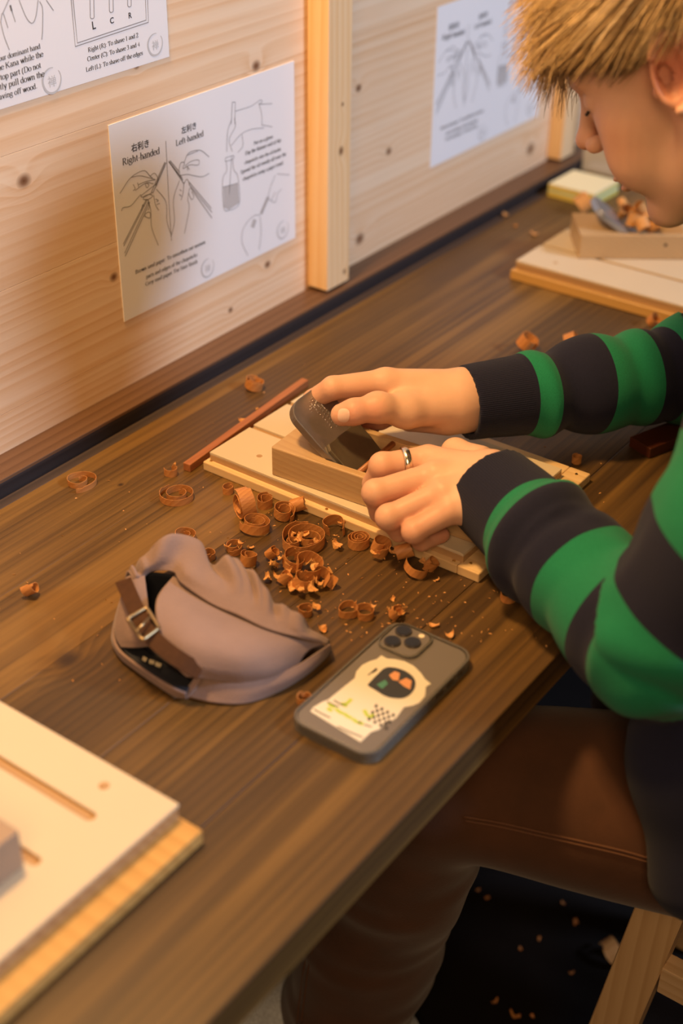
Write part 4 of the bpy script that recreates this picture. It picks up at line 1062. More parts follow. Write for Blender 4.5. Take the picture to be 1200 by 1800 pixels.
# --- poster with right- and left-handed carving
A = Print(); B = Print(); S = Print(); Wd = Print()
A.glyphs('右利き', wl(231, 267), wl(262, 257)); A.text('Right-handed', wl(215, 291), wl(281, 270), None, 1.4)
A.glyphs('左利き', wl(319, 235), wl(345, 225)); A.text('Left-handed', wl(309, 257), wl(358, 239), None, 1.4)
for tx, a, b in (('Put on a glove.', (446, 255), (481, 242)), ('Dip the thinner end of the', (431, 273), (494, 249)), ('chopsticks into the oil bottle.', (430, 289), (495, 264)), ('Spread the oil evenly all over the', (423, 306), (503, 273)), ('chopsticks using a paper towel.', (427, 318), (499, 288)),
                 ('Brown sand paper: To smoothen out uneven', (238, 482), (361, 428)), ('parts and edges of the chopsticks', (257, 490), (347, 450)), ('Grey sand paper: For finer finish', (256, 503), (347, 462))):
    A.text(tx, wl(*a), wl(*b), None, 1.45)
Z1 = lambda pts: wp(crop(pts, 190, 200, 6.0)); Z2 = lambda pts: wp(crop(pts, 370, 160, 5.625))
LW = .0008
for pts in ([(608, 285), (640, 900), (668, 1340)], [(125, 840), (238, 675), (375, 600), (440, 655), (470, 680)], [(240, 672), (330, 655), (420, 672), (500, 695)], [(440, 660), (490, 628), (525, 680), (520, 720)], [(500, 695), (400, 715), (315, 750)], [(265, 745), (285, 790), (265, 812)], [(285, 810), (400, 730), (480, 740)], [(310, 725), (325, 780)],
            [(400, 770), (395, 735), (430, 745), (415, 780), (400, 770)], [(340, 870), (430, 800), (520, 730)], [(140, 1025), (160, 990), (240, 970), (335, 860)], [(340, 850), (365, 880), (470, 830)], [(370, 905), (385, 870), (440, 850), (470, 870), (420, 905), (375, 905)], [(510, 795), (610, 930), (620, 1130), (668, 1285)], [(480, 860), (500, 960), (535, 1020)], [(500, 900), (530, 915), (510, 930)], [(510, 960), (545, 945)],
            [(420, 905), (450, 1020), (460, 1200), (530, 1390)], [(380, 1080), (440, 1100), (440, 1040), (400, 1050), (385, 1085)], [(350, 1020), (365, 960), (380, 985)], [(420, 1020), (435, 980), (425, 940)],
            [(640, 500), (800, 740)], [(655, 495), (760, 620)], [(800, 520), (850, 415), (970, 385), (1065, 455)], [(830, 440), (950, 390)], [(745, 610), (765, 520), (805, 520), (790, 580), (860, 540), (950, 540), (955, 490), (880, 500), (810, 550)], [(760, 650), (840, 640), (890, 650), (990, 665), (1065, 630)], [(840, 600), (835, 560), (860, 590)],
            [(755, 700), (690, 900), (700, 1130), (668, 1285)], [(800, 720), (790, 830), (770, 915)], [(750, 850), (775, 870)], [(755, 800), (775, 815)], [(800, 740), (830, 690), (860, 740)], [(860, 780), (840, 900), (855, 1000), (805, 1265)], [(850, 840), (880, 905), (905, 870), (880, 820)]):
    B.ribbon(catmull(Z1(pts), max(6, 4*len(pts))) if len(pts) > 2 else Z1(pts), LW)
for a, b in (((612, 515), (470, 840)), ((598, 510), (455, 830)), ((415, 905), (165, 1395)), ((430, 915), (175, 1470)), ((405, 900), (160, 1375)), ((440, 930), (180, 1505)), ((855, 720), (1090, 1000)), ((850, 740), (1095, 1040)), ((870, 780), (1095, 1100)), ((640, 505), (790, 700))):
    B.ribbon(Z1([a, b]), LW*1.15)
Wd.ribbon(Z1([(605, 515), (500, 760)]), .0028); Wd.cut(); Wd.ribbon(Z1([(648, 500), (780, 680)]), .0026)
B.cut()
for pts in ([(215, 600), (185, 480), (245, 350), (235, 270)], [(160, 600), (170, 400), (210, 280)], [(245, 200), (400, 150), (490, 90), (510, 110), (480, 130), (610, 125)], [(480, 130), (505, 230), (510, 340)], [(505, 335), (610, 355)], [(205, 540), (300, 430), (400, 380), (530, 365)], [(310, 430), (320, 540), (270, 610)], [(150, 660), (225, 640), (225, 670), (150, 695), (150, 660)], [(155, 700), (160, 790), (120, 880), (130, 1150), (180, 1180), (285, 1110), (270, 850), (230, 780), (220, 680)], [(210, 640), (185, 1020)], [(125, 950), (270, 910)],
            [(640, 830), (590, 960), (575, 1060), (640, 1100), (660, 1020), (700, 970)], [(660, 820), (780, 830)], [(560, 1050), (495, 1220)], [(490, 1225), (420, 1240), (330, 1350), (310, 1490), (370, 1630)], [(490, 1240), (500, 1400), (480, 1570)], [(215, 110), (205, 330)], [(245, 110), (240, 330)], [(215, 110), (245, 110)], [(600, 1080), (640, 1000)]):
    B.ribbon(catmull(Z2(pts), max(6, 5*len(pts))) if len(pts) > 2 else Z2(pts), LW*.85)
Wd.cut()
q = Z2([(126, 950), (272, 912), (284, 1108), (180, 1176), (134, 1148)])
n = len(Wd.V); Wd.V += [tuple(p) for p in q]; Wd.F.append(tuple(range(n, n+5)))
Wd.cut(); Wd.ribbon(Z2([(440, 1270), (415, 1350)]), .007); Wd.cut(); Wd.ribbon(Z2([(570, 1050), (500, 1215)]), .005)
seal(S, wl(365, 471), .0105); seal(S, wl(497, 404), .0105)
pr = [('lettering', A, m_ink), ('line_drawing', B, m_line), ('seal_mark', S, m_seal), ('grey_wash', Wd, m_grey)]
PC = (-.0005, .2975, .0955, .3065)
poster('white poster of right- and left-handed carving hands, left of the post', PC, pr)
poster('second copy of the carving poster, beyond the post by the worker hair', PC, pr, (.598, .0045))
# --- upper left poster
A = Print(); B = Print(); S = Print()
for tx, a, b in (('Right (R): To shave 1 and 2', (155, 92), (243.5, 65)), ('Center (C): To shave 3 and 4', (154, 108), (246, 81)), ('Left (L): To shave off the edges', (151.5, 126.5), (251.5, 96)),
                 ('with your dominant hand', (-27, 116), (71.5, 85)), ('the front of the Kana while the', (-62, 144), (76.5, 99)), ('other hand holds the top part (Do not', (-98, 172), (72.5, 119)), ('press too hard). Gently pull down the', (-99, 189), (78.5, 134)), ('Kana towards you, shaving off wood.', (-97, 205), (66, 155))):
    A.text(tx, wl(*a), wl(*b), None, 1.4)
for ch, a, b in (('L', (163, 52), (169, 50)), ('C', (194, 42), (200.5, 40)), ('R', (226.5, 32.5), (232, 31))): A.glyphs(ch, wl(*a), wl(*b))
Z3 = lambda pts: wp(crop(pts, 0, 0, 3.871))
for pts in ([(484, -10), (513, 317), (1010, 152), (1000, -140)], [(497, -10), (527, 293), (995, 137), (985, -140)]): B.ribbon(Z3(pts), .0009)
B.cut()
for x, y, r in ((628, 115, 13), (758, 72, 13), (881, 35, 12)):
    B.ribbon(Z3([(x-r-4, y-220), (x-r, y-5)]+[(x-r*math.cos(a), y+r*math.sin(a)) for a in np.linspace(0, math.pi, 9)]+[(x+r, y-5), (x+r-4, y-220)]), .0007)
B.cut()
for pts in ([(5, 150), (30, 250), (65, 340)], [(5, 150), (20, 90), (55, 190)], [(20, 90), (60, 0), (70, -30)], [(70, 35), (105, 150)], [(130, 0), (180, 120), (220, 158), (245, 110), (260, 0)], [(270, 10), (290, 60), (290, 200), (285, 270)], [(315, 0), (365, 72)]): B.ribbon(catmull(Z3(pts), 5*len(pts)), .0007)
B.ribbon(Z3([(70, 35), (80, 75)]), .002)
seal(S, wl(273, 78), .0105); seal(S, wl(91.5, 141.5), .0115)
poster('upper white poster with slot diagram lettered L C R', (-.2045, .0925, .3535, .5635), [('lettering', A, m_ink), ('line_drawing', B, m_line), ('seal_mark', S, m_seal)])
# grey washes sit a hair above the paper under the lines
# ================================================================ telephone
m_glass = plain('matt_grey_glass', (.17, .148, .125), .34, .2); m_case, nt, b = mat_base('clear_case'); b.inputs['Base Color'].default_value = (.26, .24, .21, 1); b.inputs['Roughness'].default_value = .12; b.inputs['Transmission Weight'].default_value = .6; b.inputs['IOR'].default_value = 1.25
m_frame = plain('graphite_frame', (.09, .078, .066), .3, .8); m_lens = plain('lens_glass', (.012, .012, .014), .06); m_lring = plain('lens_ring', (.12, .105, .09), .25, .9); m_flash = plain('flash_lens', (.8, .68, .48), .3)
ph = empty('smartphone', (-.2395, -.5035, 0), 'dark grey phone lying back up with white sticker and three lenses', 'phone')
TP = Matrix.Translation((-.2395, -.5035, 0)) @ Matrix.Rotation(math.radians(.8), 4, 'Z')
prism('back_glass', rrect(0, 0, .1505, .0745, .0125, 8), .0012, .0096, m_glass, ph, .0011, 3, TP)
prism('case_tray', rrect(0, 0, .156, .0795, .0150, 8), 0, .0011, m_case, ph, .0004, 1, TP)
bm = bmesh.new(); oc, ic = rrect(0, 0, .156, .0795, .0150, 8), rrect(0, 0, .1510, .0750, .0127, 8); n = len(oc)
rows = [[bm.verts.new((p[0], p[1], z)) for p in ps] for ps, z in ((ic, .0012), (oc, .0012), (oc, .0095), ([(a[0]*.8+b_[0]*.2, a[1]*.8+b_[1]*.2) for a, b_ in zip(oc, ic)], .0106), (ic, .0106))]
for a, b_ in zip(rows, rows[1:]+rows[:1]):
    for i in range(n): bm.faces.new((a[i], a[(i+1) % n], b_[(i+1) % n], b_[i]))
bmesh.ops.recalc_face_normals(bm, faces=bm.faces); bmesh.ops.transform(bm, matrix=TP, verts=bm.verts); from_bm('case_edge', bm, m_case, ph)
for x, w in ((.020, .010), (.036, .010), (.052, .006)):
    box('side_button', (x-w/2, -.0402, .0045), (x+w/2, -.0396, .0075), m_frame, ph, .0001, 1, TP)
TPi = TP.inverted()
def ph_l(x, y, z=.0100):
    q = TPi @ Vector(atz(x, y, z)); return (q.x, q.y)
cb = prism('camera_bump', rrect(.0565, .0165, .0345, .0345, .0085, 7), .0096, .0114, m_glass, ph, .0006, 2, TP)
bm = bmesh.new(); oc, ic = rrect(.0565, .0165, .0385, .0385, .0100, 7), rrect(.0565, .0165, .0355, .0355, .0088, 7); n = len(oc)
rows = [[bm.verts.new((p[0], p[1], z)) for p in ps] for ps, z in ((ic, .0098), (oc, .0098), (oc, .0118), (ic, .0124))]
for a, b_ in zip(rows, rows[1:]+rows[:1]):
    for i in range(n): bm.faces.new((a[i], a[(i+1) % n], b_[(i+1) % n], b_[i]))
bmesh.ops.recalc_face_normals(bm, faces=bm.faces); bmesh.ops.transform(bm, matrix=TP, verts=bm.verts); from_bm('camera_surround', bm, m_case, ph)
for x, y in ((.0650, .0240), (.0480, .0240), (.0565, .0095)):
    for nm, r, z0, z1, mt in (('lens_ring', .0072, .0114, .0130, m_lring), ('lens', .0058, .0131, .0133, m_lens)):
        prism(nm, [(x+r*math.cos(a), y+r*math.sin(a)) for a in np.linspace(0, 2*math.pi, 29)[:-1]], z0, z1, mt, cb, .0003 if nm == 'lens_ring' else 0, 1, TP)
prism('flash', [(.0690+.0026*math.cos(a), .0085+.0026*math.sin(a)) for a in np.linspace(0, 2*math.pi, 17)[:-1]], .0114, .0118, m_flash, cb, 0, 1, TP)
Z4 = lambda pts: [ph_l(480+a/3, 1020+b_/3) for a, b_ in pts]
m_stk = plain('cream_sticker', (.66, .60, .47), .6); m_win = plain('sticker_window', (.030, .032, .036), .4); m_grn = plain('sticker_green', (.42, .52, .06), .5); m_blk = plain('sticker_black', (.035, .033, .03), .5); m_teal = plain('sticker_teal', (.06, .22, .16), .5); m_org = plain('sticker_orange', (.62, .28, .12), .5)
stk = prism('sticker', Z4([(570, 395), (600, 412), (640, 415), (690, 425), (740, 450), (780, 490), (800, 520), (832, 545), (805, 560), (800, 610), (770, 645), (735, 660), (690, 668), (650, 722), (622, 742), (600, 735), (560, 785), (515, 800), (460, 852), (195, 690), (212, 668), (258, 640), (290, 628), (355, 575), (430, 515), (438, 480), (470, 445), (510, 425), (545, 415)]), .00965, .00985, m_stk, ph, 0, 1, TP)
prism('sticker_window', Z4(catmull([(497, 550), (545, 500), (590, 462), (640, 460), (700, 480), (742, 515), (750, 555), (730, 595), (690, 620), (640, 622), (590, 610), (540, 580), (505, 560)], 50)), .00986, .00996, m_win, stk, 0, 1, TP)
def blob(name, pts, mt): prism(name, Z4(pts), .00997, .01004, mt, stk, 0, 1, TP)
blob('printed_shape', [(610, 500), (640, 480), (668, 490), (660, 530), (630, 525)], m_org); blob('printed_shape', [(660, 535), (700, 515), (730, 530), (722, 575), (690, 560)], m_org); blob('printed_shape', [(545, 550), (590, 525), (605, 545), (575, 572)], m_teal)
Pg = Print()
for (x, y, w, a) in ((310, 660, 40, 30), (350, 690, 50, 32), (395, 715, 50, 32), (440, 742, 48, 30), (395, 640, 46, -40), (375, 655, 34, 30), (490, 700, 40, 60), (515, 715, 36, -30), (300, 680, 30, 30), (465, 752, 26, 30)):
    c, s_ = math.cos(math.radians(a)), math.sin(math.radians(a)); Pg.ribbon(Z4([(x-w/2*c, y-w/2*s_), (x, y+4), (x+w/2*c, y+w/2*s_)]), .0032)
Pk = Print()
for i in range(7):
    for j in range(5):
        if (i+j) % 2 == 0: Pk.quad(*Z4([(540+i*15-j*9, 652+i*8+j*17), (553+i*15-j*9, 659+i*8+j*17), (545+i*15-j*9, 674+i*8+j*17), (532+i*15-j*9, 667+i*8+j*17)]))
for a, b_ in (((285, 640), (345, 668)), ((320, 632), (372, 660)), ((215, 680), (300, 725)), ((340, 770), (470, 828)), ((480, 760), (520, 772)), ((500, 500), (545, 462)), ((520, 488), (550, 470))): Pk.ribbon(Z4([a, ((a[0]+b_[0])/2, (a[1]+b_[1])/2+2), b_]), .0012)
for nm, p_, mt in (('green_lettering', Pg, m_grn), ('checker_print', Pk, m_blk)):
    o = mesh(nm, [TP @ Vector((a, b_, .00998)) for a, b_ in p_.V], p_.F, mt, stk); o['kind'] = 'stuff'
# ================================================================ cap
m_cap = None
def mat_cloth(name, c0, c1, bs=420):
    m, nt, b = mat_base(name); k = NB(nt); tc = k.n('ShaderNodeTexCoord').outputs['Object']
    n1 = k.noise(tc, 22, 4, .6); n2 = k.noise(tc, bs, 3)
    k.put(b.inputs['Base Color'], k.mix(n1, c0, c1)); b.inputs['Roughness'].default_value = .9; b.inputs['Specular IOR Level'].default_value = .15; b.inputs['Sheen Weight'].default_value = .15
    k.put(b.inputs['Normal'], k.bump(k.math('ADD', n2, n1), .35, .001)); return m
m_cap = mat_cloth('mauve_brown_twill', (.20, .135, .118), (.29, .205, .182)); m_lin = plain('navy_band_and_shade', (.012, .014, .022), .85); m_lea = plain('brown_leather', (.060, .026, .011), .7, spec=.12, bump=.4, bscale=160, var=.3); m_buck = plain('aged_brass', (.36, .27, .15), .32, .9); m_thr = plain('brown_thread', (.062, .038, .030), .9)
cap_t = empty('baseball_cap', (-.30, -.36, 0), 'crumpled mauve brown cap with leather strap lying beside the curls', 'cap')
def C5(x, y, z): return atz(180+x/2.727, 900+y/2.727, z)
# crown: cloth gathered into a soft crest, from the bench behind over the crest to the fold above the brim
back = [(110, 420, .008), (180, 330, .008), (280, 270, .006), (420, 235, .004), (560, 300, .003), (700, 360, .003), (830, 470, .003), (960, 570, .003), (1085, 640, .004)]
mid = [(110, 340, .036), (175, 250, .050), (275, 195, .060), (420, 170, .058), (530, 250, .046), (670, 290, .046), (810, 420, .040), (960, 545, .028), (1090, 622, .012)]
crest = [(122, 300, .046), (190, 225, .062), (345, 122, .074), (470, 130, .074), (525, 262, .058), (645, 225, .062), (800, 395, .052), (950, 520, .036), (1088, 612, .018)]
frnt = [(150, 330, .048), (215, 262, .060), (352, 215, .066), (430, 270, .064), (560, 345, .056), (690, 360, .055), (800, 470, .046), (950, 575, .034), (1080, 628, .018)]
lip = [(185, 330, .046), (235, 285, .054), (340, 290, .056), (378, 345, .053), (520, 440, .048), (650, 500, .044), (780, 562, .039), (930, 605, .031), (1072, 634, .018)]
def cloth_noise(f, a, sd):
    def fn(B):
        if sd == 71:      # gathers running over the crest
            nv_, nu_ = B.shape[:2]; vv = np.linspace(0, 1, nv_)[:, None]; uu = np.linspace(0, 1, nu_)[None, :]
            wv = np.sin(math.pi*np.clip(vv*1.15, 0, 1))**1.2; ph = 2*math.pi*(uu*4.6+.28*np.sin(uu*9)+.30*vv*np.sin(uu*7+1))
            am = (.0088*np.sin(ph)+.0050*np.sin(2.3*ph+1.1))*wv*(1-.55*uu)
            B = B+am[..., None]*vA(-.30, -.42, .86)
        sh = B.shape; p = B.reshape(-1, 3); d = nz3(p, f, sd, 4)*a; e = nz3(p, f*2.1, sd+1, 4)*a*.4
        return (p+np.outer(d+e, vA(-.35, -.45, .8))).reshape(sh)
    return fn
rowsG = [[C5(*p) for p in r] for r in (back, mid, crest, frnt, lip)]
grid_surface('crown', rowsG, m_cap, cap_t, .0016, 90, 60, cloth_noise(85, .0046, 71), offset=0)
# brim tucked inside the opening, its underside up
b0 = [(352, 300, .050), (470, 395, .044), (620, 475, .040), (770, 545, .036), (920, 595, .029), (1060, 630, .017)]
b1 = [(262, 425, .050), (400, 500, .050), (560, 560, .045), (720, 610, .040), (870, 640, .031), (1010, 645, .018)]
b2 = [(270, 560, .047), (390, 610, .047), (550, 655, .043), (700, 690, .037), (840, 695, .028), (960, 682, .018)]
b3 = [(330, 700, .034), (440, 720, .034), (560, 745, .031), (690, 762, .027), (820, 758, .021), (930, 725, .014)]
b4 = [(400, 790, .022), (480, 790, .021), (580, 800, .019), (690, 808, .016), (800, 795, .013), (900, 760, .010)]
brimG = [[C5(*p) for p in r] for r in (b0, b1, b2, b3, b4)]
brim = grid_surface('brim', brimG, m_cap, cap_t, .0026, 60, 50, offset=-1)
bvr = BVHTree.FromPolygons([v.co.copy() for v in brim.data.vertices], [tuple(p.vertices) for p in brim.data.polygons])
for k_ in range(4):
    q = []
    for x, y in catmull([(275+6*k_, 492+24*k_), (340, 560+24*k_), (450, 625+23*k_), (590, 655+22*k_), (730, 640+21*k_), (860, 600+20*k_)], 40):
        d = Vector(ray(180+x/2.727, 900+y/2.727)); d.normalize(); h = bvr.ray_cast(Vector(CAM), d)
        if h[0] is not None: q.append(np.array(h[0])-np.array(d)*.0004)
    if len(q) > 5: tube('stitch_line', q, .0009, m_thr, brim, 5)
grid_surface('side_panel', [[C5(*p) for p in r] for r in ([(118, 318, .047), (160, 296, .052), (200, 286, .053)], [(88, 430, .036), (145, 415, .043), (212, 380, .046)], [(66, 540, .022), (128, 520, .032), (222, 470, .040)], [(72, 606, .014), (130, 600, .023), (215, 590, .032)], [(95, 650, .010), (150, 650, .016), (230, 640, .022)])], m_cap, cap_t, .0014, 24, 30, cloth_noise(80, .0016, 91), offset=-1)
# outer band along the bench
h0 = [(478, 712, .026), (560, 738, .024), (700, 778, .020), (830, 772, .017), (930, 735, .015), (1030, 670, .016), (1085, 630, .017)]
h1 = [(455, 790, .014), (560, 830, .013), (700, 850, .011), (850, 820, .010), (960, 765, .009), (1050, 690, .010), (1090, 645, .011)]
h2 = [(400, 885, .001), (540, 915, .001), (690, 912, .001), (850, 850, .001), (975, 775, .001), (1060, 700, .002), (1090, 655, .004)]
grid_surface('crown_band', [[C5(*p) for p in r] for r in (h0, h1, h2)], m_cap, cap_t, .0018, 60, 24, cloth_noise(60, .0014, 81), offset=-1)
grid_surface('band_facing', [[C5(*p) for p in r] for r in ([(478, 712, .026), (508, 722, .026)], [(440, 800, .014), (470, 812, .0145)], [(372, 885, .001), (405, 897, .001)])], m_cap, cap_t, .0022, 8, 20, offset=0)
# rear edge of the opening, lying on the bench left of the strap, with the dark sweatband inside it
r0 = [(128, 330, .044), (95, 430, .034), (62, 540, .020), (55, 600, .014), (80, 660, .012), (150, 720, .012), (250, 790, .013), (345, 845, .013), (400, 868, .012)]
r1 = [(118, 350, .038), (80, 450, .026), (52, 560, .010), (50, 628, .004), (90, 700, .003), (165, 760, .003), (265, 830, .003), (345, 880, .003), (400, 892, .003)]
grid_surface('rear_edge', [[C5(*p) for p in r] for r in (r0, r1)], m_cap, cap_t, .0022, 60, 8, offset=0)
s0 = [(136, 338, .042), (112, 440, .032), (88, 545, .019), (76, 610, .012), (105, 665, .010), (165, 722, .010), (262, 790, .010), (350, 838, .010), (402, 862, .010)]
s1 = [(205, 345, .030), (205, 440, .022), (190, 540, .010), (160, 600, .006), (190, 640, .005), (250, 690, .005), (330, 750, .006), (400, 790, .007), (435, 815, .007)]
grid_surface('sweatband', [[C5(*p) for p in r] for r in (s0, s1)], m_lin, cap_t, .0010, 60, 8, offset=0)
l0 = [(190, 300, .046), (255, 290, .050), (360, 315, .046), (420, 380, .040)]
l1 = [(190, 420, .020), (255, 420, .016), (330, 430, .016), (420, 470, .020)]
l2 = [(170, 560, .006), (240, 580, .005), (330, 600, .005), (450, 640, .006)]
l3 = [(170, 640, .004), (260, 690, .004), (360, 760, .004), (470, 800, .004)]
grid_surface('inside_shade', [[C5(*p) for p in r] for r in (l0, l1, l2, l3)], m_lin, cap_t, .0008, 24, 24, offset=0)  # dark sheet whose colour stands in for the shade inside the crown
# cream tag scraps inside the sweatband
for pts in ([(195, 690), (215, 700), (208, 716), (190, 706)], [(225, 705), (250, 712), (246, 728), (222, 722)], [(255, 716), (282, 728), (276, 742), (252, 734)]):
    q = [C5(a, b_, .0125) for a, b_ in pts]; mesh('cream_label', q+[p+vA(0, 0, -.0008) for p in q], [(0, 1, 2, 3), (7, 6, 5, 4), (0, 4, 5, 1), (1, 5, 6, 2), (2, 6, 7, 3), (3, 7, 4, 0)], plain('cream_label', (.62, .54, .34), .8), cap_t)
# strap and buckle
def strap(name, ctr, w, z_up, parent, mat, th=.0022):
    P = catmull([C5(*p) for p in ctr], 40); T = np.gradient(P, axis=0); T /= np.linalg.norm(T, axis=1)[:, None]; up = vA(-.45, -.45, .77); S_ = np.cross(T, up); S_ /= np.linalg.norm(S_, axis=1)[:, None]; U = np.cross(S_, T)
    V = []; F = []
    for p, s_, u in zip(P, S_, U):
        for a, b_ in ((-1, -1), (1, -1), (1, 1), (-1, 1)): V.append(p+s_*a*w/2+u*b_*th/2)
    m = len(P)
    for i in range(m-1):
        for k_ in range(4): F.append((i*4+k_, i*4+(k_+1) % 4, (i+1)*4+(k_+1) % 4, (i+1)*4+k_))
    F += [(3, 2, 1, 0), tuple((m-1)*4+k_ for k_ in range(4))]
    return mesh(name, V, F, mat, parent)
st_ = strap('strap', [(100, 330, .052), (135, 410, .053), (180, 510, .052), (215, 575, .050), (290, 650, .045), (380, 715, .038), (470, 765, .029)], .0135, 0, cap_t, m_lea)
cs = [C5(120, 512, .054), C5(212, 458, .056), C5(272, 556, .053), C5(192, 615, .052)]
lp = []
for i in range(4):
    a, b_, c_ = cs[i-1], cs[i], cs[(i+1) % 4]
    for t in (.85, .95, 1.0): lp.append(a+(b_-a)*t if t < 1 else b_+(c_-b_)*.05)
    lp.append(b_+(c_-b_)*.15)
lp.append(lp[0]); tube('buckle', lp, .0017, m_buck, st_, 8)
tube('buckle_prong', [C5(160, 575, .056), C5(232, 500, .058)], .0011, m_buck, st_, 8)

# ================================================================ wood curls
m_curl = wood('cedar_shaving', [(0, (0.54, 0.24, 0.072)), (0.5, (0.44, 0.175, 0.047)), (1, (0.29, 0.098, 0.024))], 'X', ring=170, stretch=.3, fibre=500, rough=.5, bump=.25, perobj=.8)
b = m_curl.node_tree.nodes['Principled BSDF']
m_flake = wood('cedar_flake', [(0, (0.68, 0.36, 0.12)), (0.5, (0.57, 0.26, 0.078)), (1, (0.40, 0.16, 0.044))], 'X', ring=170, stretch=.3, fibre=500, rough=.55, bump=.25, perobj=.8)
def spiral(r0, r1, turns, h, n=60, a0=0.0, wob=0.0, cone=0.0, seed=0, th=.00045, squash=1.0):
    """closed ribbon: list of verts, faces; axis vertical, standing on z = 0"""
    rnd = np.random.RandomState(seed); V, F = [], []; ph = rnd.rand(4)*6.28
    for i in range(n):
        t = i/(n-1); a = a0+2*math.pi*turns*t; r = r0+(r1-r0)*t; r *= 1+wob*math.sin(2*a+ph[0])+wob*.6*math.sin(3*a+ph[1])
        hh = h*(1-.10*math.sin(5*a+ph[2])*wob*3)*(1 if .04 < t < .96 else .8); z = cone*t*h+.04*h*math.sin(2*a+ph[3])
        for rr, zz in ((r, z), (r, z+hh), (r-th, z+hh), (r-th, z)): V.append((rr*math.cos(a), squash*rr*math.sin(a), zz))
    for i in range(n-1):
        for k_ in range(4): F.append((i*4+k_, i*4+(k_+1) % 4, (i+1)*4+(k_+1) % 4, (i+1)*4+k_))
    F += [(3, 2, 1, 0), tuple((n-1)*4+k_ for k_ in range(4))]
    return np.array(V), F
def place(name, V, F, mat, px, py, z=0.0, rot=(0, 0, 0), label=None, group=None, cat='wood curl', smooth=False):
    from mathutils import Euler
    Rm = np.array(Euler([math.radians(a) for a in rot]).to_matrix()); Q = V@Rm.T; Q[:, 2] -= Q[:, 2].min()
    c = (Q.min(0)+Q.max(0))/2
    p = atz(px, py, z+c[2]); p = vA(p[0]-c[0], p[1]-c[1], z)
    me = bpy.data.meshes.new(name); me.from_pydata([tuple(v) for v in Q], [], F); me.update(); o = link(name, me, mat); o.location = p
    if smooth: me.shade_smooth()
    return tag(o, label, cat, group)
PXM = 1/1850.0
HEAP = 'wood curls heaped between planing board and cap'
HL = 'orange brown wood curl in the heap between planing board and cap'
sp = spiral
